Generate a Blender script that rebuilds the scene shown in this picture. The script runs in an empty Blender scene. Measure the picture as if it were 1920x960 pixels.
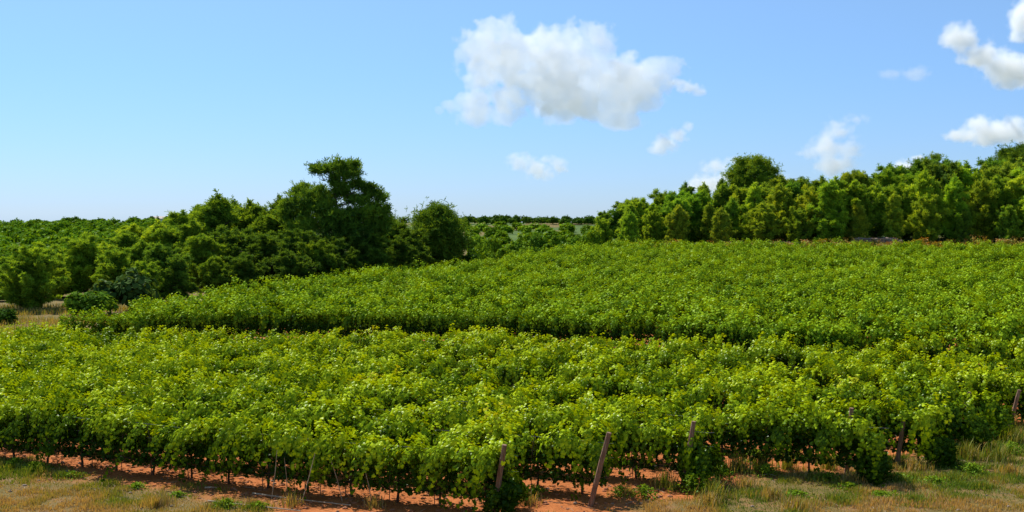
import bpy, math, random
import numpy as np
from mathutils import Vector, Matrix

rng = np.random.default_rng(7)
random.seed(7)
R = math.radians
S = bpy.context.scene
COL = S.collection

# ------------------------------------------------------------------ camera
F = 2156.0                      # focal length in photo pixels (photo 1920 x 960)
CAMZ = 7.0
PITCH = math.atan(80 / F)
cam = bpy.data.objects.new('camera', bpy.data.cameras.new('camera'))
COL.objects.link(cam)
cam.location = (0, 0, CAMZ)
cam.rotation_euler = (math.pi / 2 - PITCH, 0, 0)
cam.data.sensor_width = 36
cam.data.lens = 36 * F / 1920
cam.data.clip_start = 0.1
cam.data.clip_end = 20000
S.camera = cam

# ------------------------------------------------------------------ light
SUN_EL, SUN_AZ = R(49), R(-36)          # azimuth clockwise from +Y: the sun stands left and a little ahead
sunv = Vector((math.cos(SUN_EL) * math.sin(SUN_AZ), math.cos(SUN_EL) * math.cos(SUN_AZ), math.sin(SUN_EL)))
sl = bpy.data.lights.new('sun', 'SUN')
sl.energy = 5.0
sl.angle = R(0.5)
sl.color = (1.0, 0.965, 0.90)
so = bpy.data.objects.new('sun', sl)
so.rotation_euler = (-sunv).to_track_quat('-Z', 'Y').to_euler()
COL.objects.link(so)

W = bpy.data.worlds.new('World')
S.world = W
W.use_nodes = True
nt = W.node_tree
bg = nt.nodes['Background']
sky = nt.nodes.new('ShaderNodeTexSky')
sky.sky_type = 'NISHITA'
sky.sun_disc = False
sky.sun_elevation = SUN_EL
sky.sun_rotation = SUN_AZ
sky.altitude = 300
sky.air_density = 1.0
sky.dust_density = 0.0
sky.ozone_density = 3.0
hs = nt.nodes.new('ShaderNodeHueSaturation')
hs.inputs['Saturation'].default_value = 0.98
hs.inputs['Value'].default_value = 1.0
nt.links.new(sky.outputs[0], hs.inputs['Color'])
tcw = nt.nodes.new('ShaderNodeTexCoord'); sepw = nt.nodes.new('ShaderNodeSeparateXYZ')
nt.links.new(tcw.outputs['Generated'], sepw.inputs[0])
rpw = nt.nodes.new('ShaderNodeValToRGB')
ew = rpw.color_ramp.elements
ew[0].position = 0.0; ew[0].color = (0.36, 0.50, 0.86, 1)
ew[1].position = 0.45; ew[1].color = (1.08, 1.08, 0.92, 1)
e2 = ew.new(0.12); e2.color = (0.52, 0.66, 0.88, 1)
nt.links.new(sepw.outputs[2], rpw.inputs[0])
mxw = nt.nodes.new('ShaderNodeMix'); mxw.data_type = 'RGBA'; mxw.blend_type = 'MULTIPLY'; mxw.inputs[0].default_value = 1
nt.links.new(hs.outputs[0], mxw.inputs[6]); nt.links.new(rpw.outputs[0], mxw.inputs[7])
nt.links.new(mxw.outputs[2], bg.inputs['Color'])
bg.inputs['Strength'].default_value = 0.108

S.render.engine = 'CYCLES'
S.view_settings.view_transform = 'Standard'
S.view_settings.look = 'None'
S.view_settings.exposure = 0.5
S.view_settings.gamma = 1.0
S.view_settings.use_curve_mapping = False
cy = S.cycles
cy.use_denoising = True
cy.max_bounces = 8
cy.diffuse_bounces = 3
cy.glossy_bounces = 2
cy.transmission_bounces = 4
cy.transparent_max_bounces = 6
cy.volume_bounces = 24
cy.volume_step_rate = 2.0
cy.volume_max_steps = 256
cy.sample_clamp_indirect = 6

# ------------------------------------------------------------------ helpers
def at(px, py, d):
    """world point seen at photo pixel (px, py) at ground distance y = d"""
    t = math.atan((py - 480) / F) + PITCH
    return Vector(((px - 960) / F * d, d, CAMZ - d * math.tan(t)))

def ztop(py, d):
    return CAMZ - d * math.tan(math.atan((py - 480) / F) + PITCH)

def sst(a, b, v):
    t = np.clip((np.asarray(v, float) - a) / (b - a), 0, 1)
    return t * t * (3 - 2 * t)

_perm = np.random.default_rng(3).random((256, 256))
def vnoise(x, y):
    x = np.asarray(x, float); y = np.asarray(y, float)
    xi = np.floor(x).astype(int); yi = np.floor(y).astype(int)
    fx = x - xi; fy = y - yi
    fx = fx * fx * (3 - 2 * fx); fy = fy * fy * (3 - 2 * fy)
    a = _perm[xi % 256, yi % 256]; b = _perm[(xi + 1) % 256, yi % 256]
    c = _perm[xi % 256, (yi + 1) % 256]; d = _perm[(xi + 1) % 256, (yi + 1) % 256]
    return (a * (1 - fx) + b * fx) * (1 - fy) + (c * (1 - fx) + d * fx) * fy
def fbm(x, y, o=4):
    s = 0; a = 0.5; t = 0
    for i in range(o):
        s = s + a * vnoise(x * 2 ** i + 17 * i, y * 2 ** i + 31 * i); t += a; a *= 0.5
    return s / t

def link(o, parent=None):
    COL.objects.link(o)
    if parent: o.parent = parent
    return o
def props(o, label=None, cat=None, group=None, kind=None):
    if label: o['label'] = label
    if cat: o['category'] = cat
    if group: o['group'] = group
    if kind: o['kind'] = kind
    return o
def empty(name, loc, rz=0.0, sc=1.0):
    o = bpy.data.objects.new(name, None)
    o.empty_display_size = 0.2
    o.location = loc
    o.rotation_euler = (0, 0, rz)
    o.scale = (sc, sc, sc) if not hasattr(sc, '__len__') else sc
    return link(o)

def npmesh(name, V, Fc, mat=None, tint=None, smooth=False):
    """V (n,3); Fc list of (m,k) int arrays of equal-size faces"""
    me = bpy.data.meshes.new(name)
    if not isinstance(Fc, (list, tuple)): Fc = [Fc]
    V = np.asarray(V, np.float32)
    me.vertices.add(len(V)); me.vertices.foreach_set('co', V.ravel())
    nl = sum(f.size for f in Fc); nf = sum(len(f) for f in Fc)
    me.loops.add(nl); me.polygons.add(nf)
    me.loops.foreach_set('vertex_index', np.concatenate([f.ravel() for f in Fc]).astype(np.int32))
    tot = np.concatenate([np.full(len(f), f.shape[1]) for f in Fc]).astype(np.int32)
    st = np.concatenate([[0], np.cumsum(tot)[:-1]]).astype(np.int32)
    me.polygons.foreach_set('loop_start', st)
    if smooth: me.polygons.foreach_set('use_smooth', np.ones(nf, bool))
    me.update(calc_edges=True)
    if tint is not None:
        a = me.attributes.new('tint', 'FLOAT', 'POINT')
        a.data.foreach_set('value', np.asarray(tint, np.float32))
    if mat: me.materials.append(mat)
    return me

class MB:
    """collects simple solids into one mesh"""
    def __init__(s): s.v = []; s.f = []
    def add(s, v, f):
        o = len(s.v); s.v += [tuple(p) for p in v]; s.f += [tuple(i + o for i in q) for q in f]
    def tube(s, pts, rad, n=7, rough=0.0):
        pts = [Vector(p) for p in pts]
        if not hasattr(rad, '__len__'): rad = [rad] * len(pts)
        v = []; f = []
        up = Vector((0.13, 0.91, 0.2)).normalized()
        for i, p in enumerate(pts):
            d = (pts[min(i + 1, len(pts) - 1)] - pts[max(i - 1, 0)]).normalized()
            a = d.cross(up)
            if a.length < 1e-3: a = d.cross(Vector((1, 0, 0)))
            a.normalize(); b = d.cross(a)
            for k in range(n):
                t = 2 * math.pi * k / n
                r = rad[i] * (1 + rough * random.uniform(-1, 1))
                v.append(p + a * math.cos(t) * r + b * math.sin(t) * r)
        for i in range(len(pts) - 1):
            for k in range(n):
                f.append((i * n + k, i * n + (k + 1) % n, (i + 1) * n + (k + 1) % n, (i + 1) * n + k))
        f.append(tuple(range(n))[::-1]); f.append(tuple((len(pts) - 1) * n + k for k in range(n)))
        s.add(v, f)
    def stone(s, c, r, sq=(1, 1, 1)):
        ph = (1 + 5 ** .5) / 2
        vs = [(-1, ph, 0), (1, ph, 0), (-1, -ph, 0), (1, -ph, 0), (0, -1, ph), (0, 1, ph), (0, -1, -ph), (0, 1, -ph), (ph, 0, -1), (ph, 0, 1), (-ph, 0, -1), (-ph, 0, 1)]
        fs = [(0, 11, 5), (0, 5, 1), (0, 1, 7), (0, 7, 10), (0, 10, 11), (1, 5, 9), (5, 11, 4), (11, 10, 2), (10, 7, 6), (7, 1, 8), (3, 9, 4), (3, 4, 2), (3, 2, 6), (3, 6, 8), (3, 8, 9), (4, 9, 5), (2, 4, 11), (6, 2, 10), (8, 6, 7), (9, 8, 1)]
        M = Matrix.Rotation(random.uniform(0, 6.28), 3, Vector((random.random(), random.random(), random.random() + .1)).normalized())
        o = []
        for v in vs:
            q = M @ Vector(v) * (r / 1.9 * random.uniform(.78, 1.15))
            o.append((c[0] + q.x * sq[0], c[1] + q.y * sq[1], c[2] + q.z * sq[2]))
        s.add(o, fs)
    def mesh(s, name, mat, smooth=False):
        me = bpy.data.meshes.new(name); me.from_pydata(s.v, [], s.f); me.update()
        if smooth:
            me.polygons.foreach_set('use_smooth', [True] * len(me.polygons))
        me.materials.append(mat); return me
    def build(s, name, mat, parent=None, smooth=False):
        return link(bpy.data.objects.new(name, s.mesh(name, mat, smooth)), parent)

def frames(nrm, rnd):
    """rotation matrices (n,3,3) whose z column is nrm, y column random in the plane"""
    n = nrm / np.linalg.norm(nrm, axis=1, keepdims=True)
    h = rnd / np.linalg.norm(rnd, axis=1, keepdims=True)
    x = np.cross(h, n); x /= np.linalg.norm(x, axis=1, keepdims=True) + 1e-9
    y = np.cross(n, x)
    return np.stack([x, y, n], axis=2)
def scatter(tv, tf, P, M, sc, tint):
    """copies of template (tv, tf) with transforms; returns V, F, T"""
    n = len(P); k = len(tv)
    sc = np.broadcast_to(np.asarray(sc, float).reshape(-1, 1, 1) if np.ndim(sc) == 1 else np.asarray(sc, float)[:, None, :] if np.ndim(sc) == 2 else np.full((n, 1, 1), sc), (n, 1, 3) if np.ndim(sc) == 2 else (n, 1, 1))
    V = np.einsum('nij,nkj->nki', M, tv[None] * sc) + P[:, None]
    Fc = (tf[None] + (np.arange(n) * k)[:, None, None]).reshape(-1, tf.shape[1])
    return V.reshape(-1, 3), Fc, np.repeat(tint, k)

# ------------------------------------------------------------------ materials
def newmat(name):
    m = bpy.data.materials.new(name); m.use_nodes = True
    t = m.node_tree; t.nodes.clear()
    return m, t, t.nodes.new('ShaderNodeOutputMaterial')
def ramp(t, stops):
    r = t.nodes.new('ShaderNodeValToRGB')
    e = r.color_ramp.elements
    while len(e) < len(stops): e.new(0.5)
    for i, (p, c) in enumerate(stops):
        e[i].position = p; e[i].color = (*c, 1)
    return r
def mathn(t, op, a, b=None, c=None):
    n = t.nodes.new('ShaderNodeMath'); n.operation = op
    for i, v in enumerate((a, b, c)):
        if v is None: continue
        if isinstance(v, (int, float)): n.inputs[i].default_value = v
        else: t.links.new(v, n.inputs[i])
    return n.outputs[0]

def leaf_mat(name, stops, trans=0.3, rough=0.45, spec=0.4, obj_var=0.12, tr_gain=1.3, use_color=False, patch=0.0, patch_scale=0.15):
    """foliage: colour runs with the per-leaf tint attribute plus a per-plant shift"""
    m, t, out = newmat(name)
    at_ = t.nodes.new('ShaderNodeAttribute'); at_.attribute_name = 'tint'
    oi = t.nodes.new('ShaderNodeObjectInfo')
    v = mathn(t, 'MULTIPLY_ADD', oi.outputs['Random'], obj_var * 2, -obj_var)
    v = mathn(t, 'ADD', at_.outputs['Fac'], v)
    if patch > 0:
        g = t.nodes.new('ShaderNodeNewGeometry'); nz = t.nodes.new('ShaderNodeTexNoise')
        nz.inputs['Scale'].default_value = patch_scale; nz.inputs['Detail'].default_value = 3
        t.links.new(g.outputs['Position'], nz.inputs['Vector'])
        v = mathn(t, 'ADD', v, mathn(t, 'MULTIPLY_ADD', nz.outputs['Fac'], patch * 2, -patch))
    r = ramp(t, stops); t.links.new(v, r.inputs[0])
    col = r.outputs[0]
    if use_color:
        mx = t.nodes.new('ShaderNodeMix'); mx.data_type = 'RGBA'; mx.blend_type = 'MULTIPLY'
        mx.inputs[0].default_value = 1
        t.links.new(col, mx.inputs[6]); t.links.new(oi.outputs['Color'], mx.inputs[7]); col = mx.outputs[2]
    df = t.nodes.new('ShaderNodeBsdfDiffuse'); t.links.new(col, df.inputs['Color'])
    gl = t.nodes.new('ShaderNodeBsdfGlossy'); gl.inputs['Roughness'].default_value = rough
    p = t.nodes.new('ShaderNodeMixShader'); p.inputs[0].default_value = spec
    t.links.new(df.outputs[0], p.inputs[1]); t.links.new(gl.outputs[0], p.inputs[2])
    tr = t.nodes.new('ShaderNodeBsdfTranslucent')
    g2 = t.nodes.new('ShaderNodeMix'); g2.data_type = 'RGBA'; g2.blend_type = 'MULTIPLY'
    g2.inputs[0].default_value = 1; g2.inputs[7].default_value = (tr_gain * 1.35, tr_gain * 1.05, tr_gain * 0.3, 1)
    t.links.new(col, g2.inputs[6]); t.links.new(g2.outputs[2], tr.inputs['Color'])
    ms = t.nodes.new('ShaderNodeMixShader'); ms.inputs[0].default_value = trans
    t.links.new(p.outputs[0], ms.inputs[1]); t.links.new(tr.outputs[0], ms.inputs[2])
    t.links.new(ms.outputs[0], out.inputs[0])
    return m

def noise_mat(name, stops, scale=8, rough=0.9, bump=0.3, detail=6, stretch=(1, 1, 1), obj=True, spec=0.2):
    m, t, out = newmat(name)
    tc = t.nodes.new('ShaderNodeTexCoord'); mp = t.nodes.new('ShaderNodeMapping')
    mp.inputs['Scale'].default_value = stretch
    t.links.new(tc.outputs['Object'], mp.inputs[0])
    nz = t.nodes.new('ShaderNodeTexNoise'); nz.inputs['Scale'].default_value = scale; nz.inputs['Detail'].default_value = detail
    t.links.new(mp.outputs[0], nz.inputs['Vector'])
    r = ramp(t, stops); t.links.new(nz.outputs['Fac'], r.inputs[0])
    p = t.nodes.new('ShaderNodeBsdfPrincipled'); p.inputs['Roughness'].default_value = rough
    p.inputs['Specular IOR Level'].default_value = spec
    t.links.new(r.outputs[0], p.inputs['Base Color'])
    b = t.nodes.new('ShaderNodeBump'); b.inputs['Strength'].default_value = bump; b.inputs['Distance'].default_value = 0.02
    t.links.new(nz.outputs['Fac'], b.inputs['Height']); t.links.new(b.outputs[0], p.inputs['Normal'])
    t.links.new(p.outputs[0], out.inputs[0])
    return m

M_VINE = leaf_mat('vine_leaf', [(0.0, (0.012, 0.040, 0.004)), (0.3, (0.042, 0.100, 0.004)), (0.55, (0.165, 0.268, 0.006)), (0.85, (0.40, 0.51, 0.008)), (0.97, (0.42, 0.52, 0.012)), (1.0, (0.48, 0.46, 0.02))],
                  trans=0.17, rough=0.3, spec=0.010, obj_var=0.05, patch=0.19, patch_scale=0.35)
M_VINE_FAR = leaf_mat('vine_leaf_distant', [(0.0, (0.012, 0.045, 0.005)), (0.3, (0.028, 0.085, 0.006)), (0.55, (0.105, 0.21, 0.008)), (0.85, (0.26, 0.40, 0.010)), (0.97, (0.27, 0.42, 0.012)), (1.0, (0.30, 0.43, 0.015))],
                  trans=0.14, rough=0.4, spec=0.006, obj_var=0.07, patch=0.13, patch_scale=0.10)
M_VINE_RUST = leaf_mat('vine_leaf_rusty', [(0.0, (0.06, 0.11, 0.015)), (0.4, (0.15, 0.22, 0.02)), (0.7, (0.30, 0.27, 0.03)), (1.0, (0.42, 0.2, 0.06))], trans=0.25, spec=.02, obj_var=0.1)
M_PINE = leaf_mat('pine_needles', [(0.0, (0.055, 0.11, 0.022)), (0.4, (0.18, 0.29, 0.034)), (0.75, (0.33, 0.44, 0.040)), (1.0, (0.46, 0.55, 0.055))],
                  trans=0.33, rough=0.7, spec=0.01, obj_var=0.07, tr_gain=1.15, use_color=True)
M_SHRUB = leaf_mat('shrub_leaf', [(0.0, (0.05, 0.11, 0.012)), (0.5, (0.13, 0.24, 0.015)), (1.0, (0.24, 0.35, 0.03))], trans=0.25, rough=0.4, spec=0.004, obj_var=0.10, use_color=True)
M_GRASS = leaf_mat('grass_blade', [(0.0, (0.09, 0.17, 0.018)), (0.35, (0.19, 0.245, 0.03)), (0.6, (0.29, 0.25, 0.065)), (1.0, (0.43, 0.29, 0.13))], trans=0.25, rough=0.6, spec=0.02, obj_var=0)
M_BARK = noise_mat('vine_bark', [(0.3, (0.035, 0.022, 0.015)), (0.7, (0.13, 0.085, 0.06))], 30, 0.95, 0.8, stretch=(1, 1, .2))
M_PBARK = noise_mat('pine_bark', [(0.3, (0.05, 0.035, 0.028)), (0.7, (0.17, 0.12, 0.095))], 8, 0.95, 0.8, stretch=(1, 1, .3))
M_POST = noise_mat('weathered_wood', [(0.25, (0.12, 0.065, 0.04)), (0.5, (0.25, 0.14, 0.09)), (0.75, (0.38, 0.26, 0.18))], 14, 0.9, 0.8, stretch=(2.5, 2.5, .25))
M_METAL = noise_mat('rusted_steel', [(0.3, (0.05, 0.035, 0.028)), (0.7, (0.13, 0.10, 0.08))], 25, 0.6, 0.2)
M_WIRE = noise_mat('galvanised_wire', [(0.3, (0.35, 0.36, 0.37)), (0.7, (0.5, 0.5, 0.5))], 25, 0.4, 0.1, spec=0.5)
M_HOSE = noise_mat('black_hose', [(0.3, (0.02, 0.02, 0.022)), (0.7, (0.05, 0.045, 0.045))], 10, 0.55, 0.1)
M_CANE = noise_mat('dry_cane', [(0.3, (0.30, 0.22, 0.14)), (0.7, (0.52, 0.42, 0.30))], 10, 0.8, 0.3)
M_STONE = noise_mat('limestone', [(0.25, (0.13, 0.09, 0.065)), (0.5, (0.22, 0.16, 0.12)), (0.8, (0.32, 0.25, 0.20))], 3, 0.95, 0.6)
M_PLASTER = noise_mat('white_plaster', [(0.3, (0.68, 0.66, 0.62)), (0.7, (0.8, 0.78, 0.75))], 2, 0.9, 0.1)
M_TILE = noise_mat('clay_tile', [(0.3, (0.42, 0.36, 0.32)), (0.7, (0.55, 0.48, 0.42))], 4, 0.9, 0.3)
M_DARK = noise_mat('shutter_paint', [(0.3, (0.05, 0.08, 0.06)), (0.7, (0.07, 0.1, 0.08))], 4, 0.6, 0.1)

# ------------------------------------------------------------------ layout of the land
XB_Y = [55, 62, 69, 77, 90, 110, 125, 145, 152]
XB_X = [-22.6, -22.3, -21.3, -19.6, -15, -4.6, 2.3, 10, 12]
def xb(y): return np.interp(y, XB_Y, XB_X)

def front2(x): return np.interp(x, [-60, -26, -10, 0, 6, 11, 18, 40], [63, 60, 59, 57.3, 54, 50.7, 47, 38])
def ground(x, y):
    x = np.asarray(x, float); y = np.asarray(y, float)
    z = np.interp(y, [0, 2, 15, 20], [5.4, 5.3, 0.35, 0.0])
    p2 = 1.5 * sst(58, 150, y) * sst(-14, 6, x - xb(np.clip(y, 55, 152)))
    lf = (1 - sst(.06, .10, -x / np.maximum(y, 1)))
    far = np.interp(y, [105, 145, 200, 300, 350, 400, 900, 2000], [0, .35, 1.3, 3.6, 4.0, 2.0, -18, -40]) * lf + (1 - lf) * np.interp(y, [105, 145, 200, 290, 310, 360, 900, 2000], [0, .4, 1.5, 3.7, 3.7, .5, -18, -40])
    bl = sst(152, 200, y)
    bank = .48 * sst(0, 1.6, y - front2(x) + 2.2) * sst(-26, -12, x) * (1 - sst(60, 110, y))
    z = z + np.maximum(p2, far) * (1 - bl) + far * bl + bank
    hill = sst(8, 45, x - .2 * np.maximum(y - 155, 0)) * np.interp(y, [148, 200, 330, 500], [0, 4.3, 6.5, 3])
    z = z + hill
    amp = 0.12 * sst(15, 60, y) + 1.2 * sst(150, 300, y)
    z = z + amp * (fbm(x / 14 + 5, y / 14 + 9, 3) - .5) + 0.05 * (fbm(x / 1.3, y / 1.3, 3) - .5)
    return z
def gz(x, y): return float(ground(x, y))

def rowy(k, x):               # rows of the near vineyard, k = 0..10
    t = k / 10
    return 26.6 + 23.8 * t + (-0.42 + (0.18 if x > 0 else 0.28) * t) * x + 0.12 * math.sin(x * .21 + k) + 1.0 * t ** 4 * math.exp(-(x / 12) ** 2)
ENDX = [.15, 2.5, 5.2, 9.9, 12.2, 14.0, 15.6, 17.8, 27, 30, 33]
def rowy2(t, x):              # rows of the upper vineyard, t = 0 (front) .. 1 (top edge)
    c = float(front2(x))
    return c + (151 - c) * t + 0.2 * math.sin(x * .11 + t * 90)

def soil_weight(x, y):
    """1 on worked red soil, 0 on the grassy verge"""
    x = np.asarray(x, float); y = np.asarray(y, float)
    n = fbm(x / 1.6 + 40, y / 1.6, 4) - .5
    front = np.where(x < 0, 26.6 - 0.60 * x - 3.0, 25.6 + 0.62 * np.maximum(x, 0) )
    front = np.where(x < -7, np.minimum(front, 26.6 - .42 * x - .4), front)
    w = sst(-.8, .8, (y - front) + n * 4.5)
    inlane = sst(0, 1.5, xb(np.clip(y, 55, 152)) - x) * (y > 54)
    w = w * (1 - inlane)
    w = np.where(y > 152, 0, w)
    w = w * (1 - sst(-1, 1.5, x - (.54 * y + 6)))
    w = w * (1 - sst(.5, 2.5, x - np.interp(y, [20, 27, 29, 33, 37, 43, 44, 60], [4, 4, 10, 14, 17, 19, 40, 60])) * (y < 50))
    return w

# ground sheet
xs = np.unique(np.concatenate([np.linspace(-3000, -300, 19), np.linspace(-300, -60, 40), np.arange(-60, -20, 1.0), np.arange(-20, 22, .22), np.arange(22, 80, 1.0), np.linspace(80, 300, 40), np.linspace(300, 3000, 19)]))
ys = np.unique(np.concatenate([np.linspace(-300, 0, 12), np.arange(0, 23, 1.0), np.arange(23, 38, .22), np.arange(38, 70, .7), np.arange(70, 200, 1.6), np.linspace(200, 520, 80), np.linspace(520, 6000, 30)]))
X, Y = np.meshgrid(xs, ys)
Z = ground(X, Y)
SW = soil_weight(X, Y)
Z = Z + SW * 0.06 * (fbm(X * 2.2, Y * 2.2, 3) - .5)
nx, ny = len(xs), len(ys)
idx = np.arange(nx * ny).reshape(ny, nx)
Fq = np.stack([idx[:-1, :-1], idx[:-1, 1:], idx[1:, 1:], idx[1:, :-1]], -1).reshape(-1, 4)

m, t, out = newmat('ground')
at1 = t.nodes.new('ShaderNodeAttribute'); at1.attribute_name = 'tint'
g = t.nodes.new('ShaderNodeNewGeometry')
def nz(scale, det=6, rough=.6):
    n = t.nodes.new('ShaderNodeTexNoise'); n.inputs['Scale'].default_value = scale; n.inputs['Detail'].default_value = det
    n.inputs['Roughness'].default_value = rough
    t.links.new(g.outputs['Position'], n.inputs['Vector']); return n
n1 = nz(1.3); n2 = nz(9, 8, .7); n3 = nz(0.25, 5)
soil = ramp(t, [(0.3, (0.17, 0.052, 0.017)), (0.5, (0.41, 0.130, 0.036)), (0.68, (0.50, 0.20, 0.075))])
t.links.new(mathn(t, 'ADD', mathn(t, 'MULTIPLY', n1.outputs['Fac'], .45), mathn(t, 'MULTIPLY', n2.outputs['Fac'], .55)), soil.inputs[0])
dry = ramp(t, [(0.3, (0.08, 0.08, 0.022)), (0.5, (0.16, 0.115, 0.038)), (0.64, (0.27, 0.135, 0.06)), (0.76, (0.36, 0.22, 0.12))])
t.links.new(mathn(t, 'ADD', mathn(t, 'MULTIPLY', n1.outputs['Fac'], .6), mathn(t, 'MULTIPLY', n2.outputs['Fac'], .4)), dry.inputs[0])
mx = t.nodes.new('ShaderNodeMix'); mx.data_type = 'RGBA'
t.links.new(at1.outputs['Fac'], mx.inputs[0]); t.links.new(dry.outputs[0], mx.inputs[6]); t.links.new(soil.outputs[0], mx.inputs[7])
at2 = t.nodes.new('ShaderNodeAttribute'); at2.attribute_name = 'cover'
gcv = ramp(t, [(0.3, (0.035, 0.07, 0.015)), (0.6, (0.09, 0.14, 0.03))]); t.links.new(n3.outputs['Fac'], gcv.inputs[0])
mx2 = t.nodes.new('ShaderNodeMix'); mx2.data_type = 'RGBA'
t.links.new(at2.outputs['Fac'], mx2.inputs[0]); t.links.new(mx.outputs[2], mx2.inputs[6]); t.links.new(gcv.outputs[0], mx2.inputs[7])
p = t.nodes.new('ShaderNodeBsdfPrincipled'); p.inputs['Roughness'].default_value = .95; p.inputs['Specular IOR Level'].default_value = .1
t.links.new(mx2.outputs[2], p.inputs['Base Color'])
b = t.nodes.new('ShaderNodeBump'); b.inputs['Strength'].default_value = .8; b.inputs['Distance'].default_value = .06
t.links.new(n2.outputs['Fac'], b.inputs['Height']); t.links.new(b.outputs[0], p.inputs['Normal'])
t.links.new(p.outputs[0], out.inputs[0])
M_GROUND = m
me = npmesh('ground', np.stack([X.ravel(), Y.ravel(), Z.ravel()], 1), Fq, M_GROUND, SW.ravel(), smooth=True)
CV = np.clip(sst(100, 135, Y) * sst(.40, .52, fbm(X / 9 + 3, Y / 16, 3)) + .15, 0, 1) * (1 - SW) * (Y > 60)
ca = me.attributes.new('cover', 'FLOAT', 'POINT'); ca.data.foreach_set('value', CV.ravel().astype(np.float32))
props(link(bpy.data.objects.new('ground', me)), 'red soil and dry grass ground of the vineyard valley', None, None, 'structure')

# ------------------------------------------------------------------ vines
def lobed_leaf():
    o = [(0, 0.05), (0.30, -0.14), (0.52, 0.12), (0.36, 0.36), (0.40, 0.66), (0.17, 0.68), (0, 1.0), (-0.17, 0.68), (-0.40, 0.66), (-0.36, 0.36), (-0.52, 0.12), (-0.30, -0.14)]
    v = [(0, 0.35, 0.0)] + [(x, y, -0.28 * abs(x) - 0.18 * max(0, y - .4)) for x, y in o]
    f = [(0, i, i % 12 + 1) for i in range(1, 13)]
    return np.array(v, float) - np.array([0, .1, 0]), np.array(f)
def plain_leaf():
    v = [(0, 0, 0), (0.48, 0.40, -.12), (0, 1.0, -.15), (-0.48, 0.40, -.12)]
    return np.array(v, float), np.array([(0, 1, 2), (0, 2, 3)])
LEAF, LEAFF = lobed_leaf()
PL, PLF = plain_leaf()

def vine_foliage(seed, near=True, top=1.5, long=0.62, low=0.38):
    """foliage of one trellised vine: shoots rise from the cordon in bunches, bend over the wires and hang"""
    r = np.random.default_rng(seed)
    P = []; T = []; N = []
    nb = 5 if near else 4
    spb = 13 if near else 10
    step = 0.045 if near else 0.085
    for bq in range(nb):
        bu = ((bq + .5) / nb * 2 - 1) * long + r.normal() * .09
        btop = top + r.normal() * (.17 if near else .28)
        bside = 1 if r.random() < .5 else -1
        by = r.normal() * .13
        bt = r.normal() * .05
        blong = r.uniform(.8, 1.3)
        for i in range(spb):
            p = np.array([bu + r.normal() * .03, r.normal() * .04, .74 + r.normal() * .05])
            side = bside if r.random() < .7 else -bside
            sp = 1.0 if near else .65
            d = np.array([r.normal() * .13 * sp, by * 1.2 + side * abs(r.normal()) * .20 * sp, 1.0])
            L = blong * (r.uniform(.75, 1.3) if r.random() > .12 else r.uniform(1.4, 1.8))
            s = 0
            stray = .28 if r.random() < .07 else 0
            while s < L:
                d = d / np.linalg.norm(d)
                p = p + d * step; s += step
                over = p[2] - btop + .22 - stray
                if over > 0: d = d + np.array([r.normal() * .06, side * (.10 if near else .05), -.22 - over * .8])
                else: d = d + r.normal(size=3) * .05
                if p[2] < low * r.uniform(.7, 1.3): break
                off = r.normal(size=3) * (.042 if near else .055)
                P.append(p + off)
                out_ = np.array([(p[0] - bu) * 3.2, (p[1] - by * .5) * 3.0 + side * .2, .50 + 1.3 * (p[2] - 1.05)])
                N.append(out_ + r.normal(size=3) * .36)
                T.append(.38 + bt + .14 * (s / L) ** 2 + .42 * (p[2] - 1.0) + r.normal() * .08)  # paler young growth at tips and top; lower leaves also carry painted shade
    k = 420 if near else 300
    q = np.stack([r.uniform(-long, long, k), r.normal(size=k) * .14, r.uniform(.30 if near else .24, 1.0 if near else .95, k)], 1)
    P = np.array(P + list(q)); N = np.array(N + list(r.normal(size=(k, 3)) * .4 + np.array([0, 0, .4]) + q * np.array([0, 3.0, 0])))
    T = np.array(T + list(.17 + r.normal(size=k) * .06))  # core leaves tinted dark: shade inside the canopy painted into their colour
    T = np.clip(T, .02, .93)
    odd = r.random(len(T)) < .0015
    T[odd] = .985
    n = len(P)
    rnd = r.normal(size=(n, 3)) * .5 + np.array([0, 0, -1.0])
    Mx = frames(N, rnd)
    sc = r.uniform(.062, .112, n) if near else r.uniform(.10, .165, n)
    tv, tf = (LEAF, LEAFF) if near else (PL, PLF)
    flip = Mx[:, 2, 1] > 0
    Mx[flip, :, 0] *= -1; Mx[flip, :, 1] *= -1
    return scatter(tv, tf, P, Mx, sc, T)

def vine_trunk(seed):
    random.seed(seed)
    b = MB()
    x = random.uniform(-.05, .05)
    pts = [(0, 0, -.12), (x * .5, random.uniform(-.03, .03), .12), (x * 1.4, random.uniform(-.04, .04), .32), (x * .6, random.uniform(-.04, .04), .55), (0, 0, .76)]
    b.tube(pts, [.036, .03, .024, .026, .034], 7, .15)
    b.tube([(0, 0, .74), (.2, .0, .80), (.56, .01, .78)], [.022, .017, .010], 5, .1)
    b.tube([(0, 0, .74), (-.2, .01, .79), (-.56, 0, .78)], [.022, .017, .010], 5, .1)
    for i in range(7):
        u = random.uniform(-.5, .5)
        b.tube([(u, 0, .78), (u + random.uniform(-.1, .1), random.uniform(-.12, .12), 1.05), (u + random.uniform(-.15, .15), random.uniform(-.25, .25), 1.32)], [.006, .005, .003], 4)
    return b.mesh('trunk', M_BARK, True)

NV = 14
FOL = []; TRK = []; DROOP = []
for i in range(NV):
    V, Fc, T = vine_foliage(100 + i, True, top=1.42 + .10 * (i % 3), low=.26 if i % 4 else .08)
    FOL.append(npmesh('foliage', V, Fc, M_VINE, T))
    TRK.append(vine_trunk(300 + i))

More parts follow.
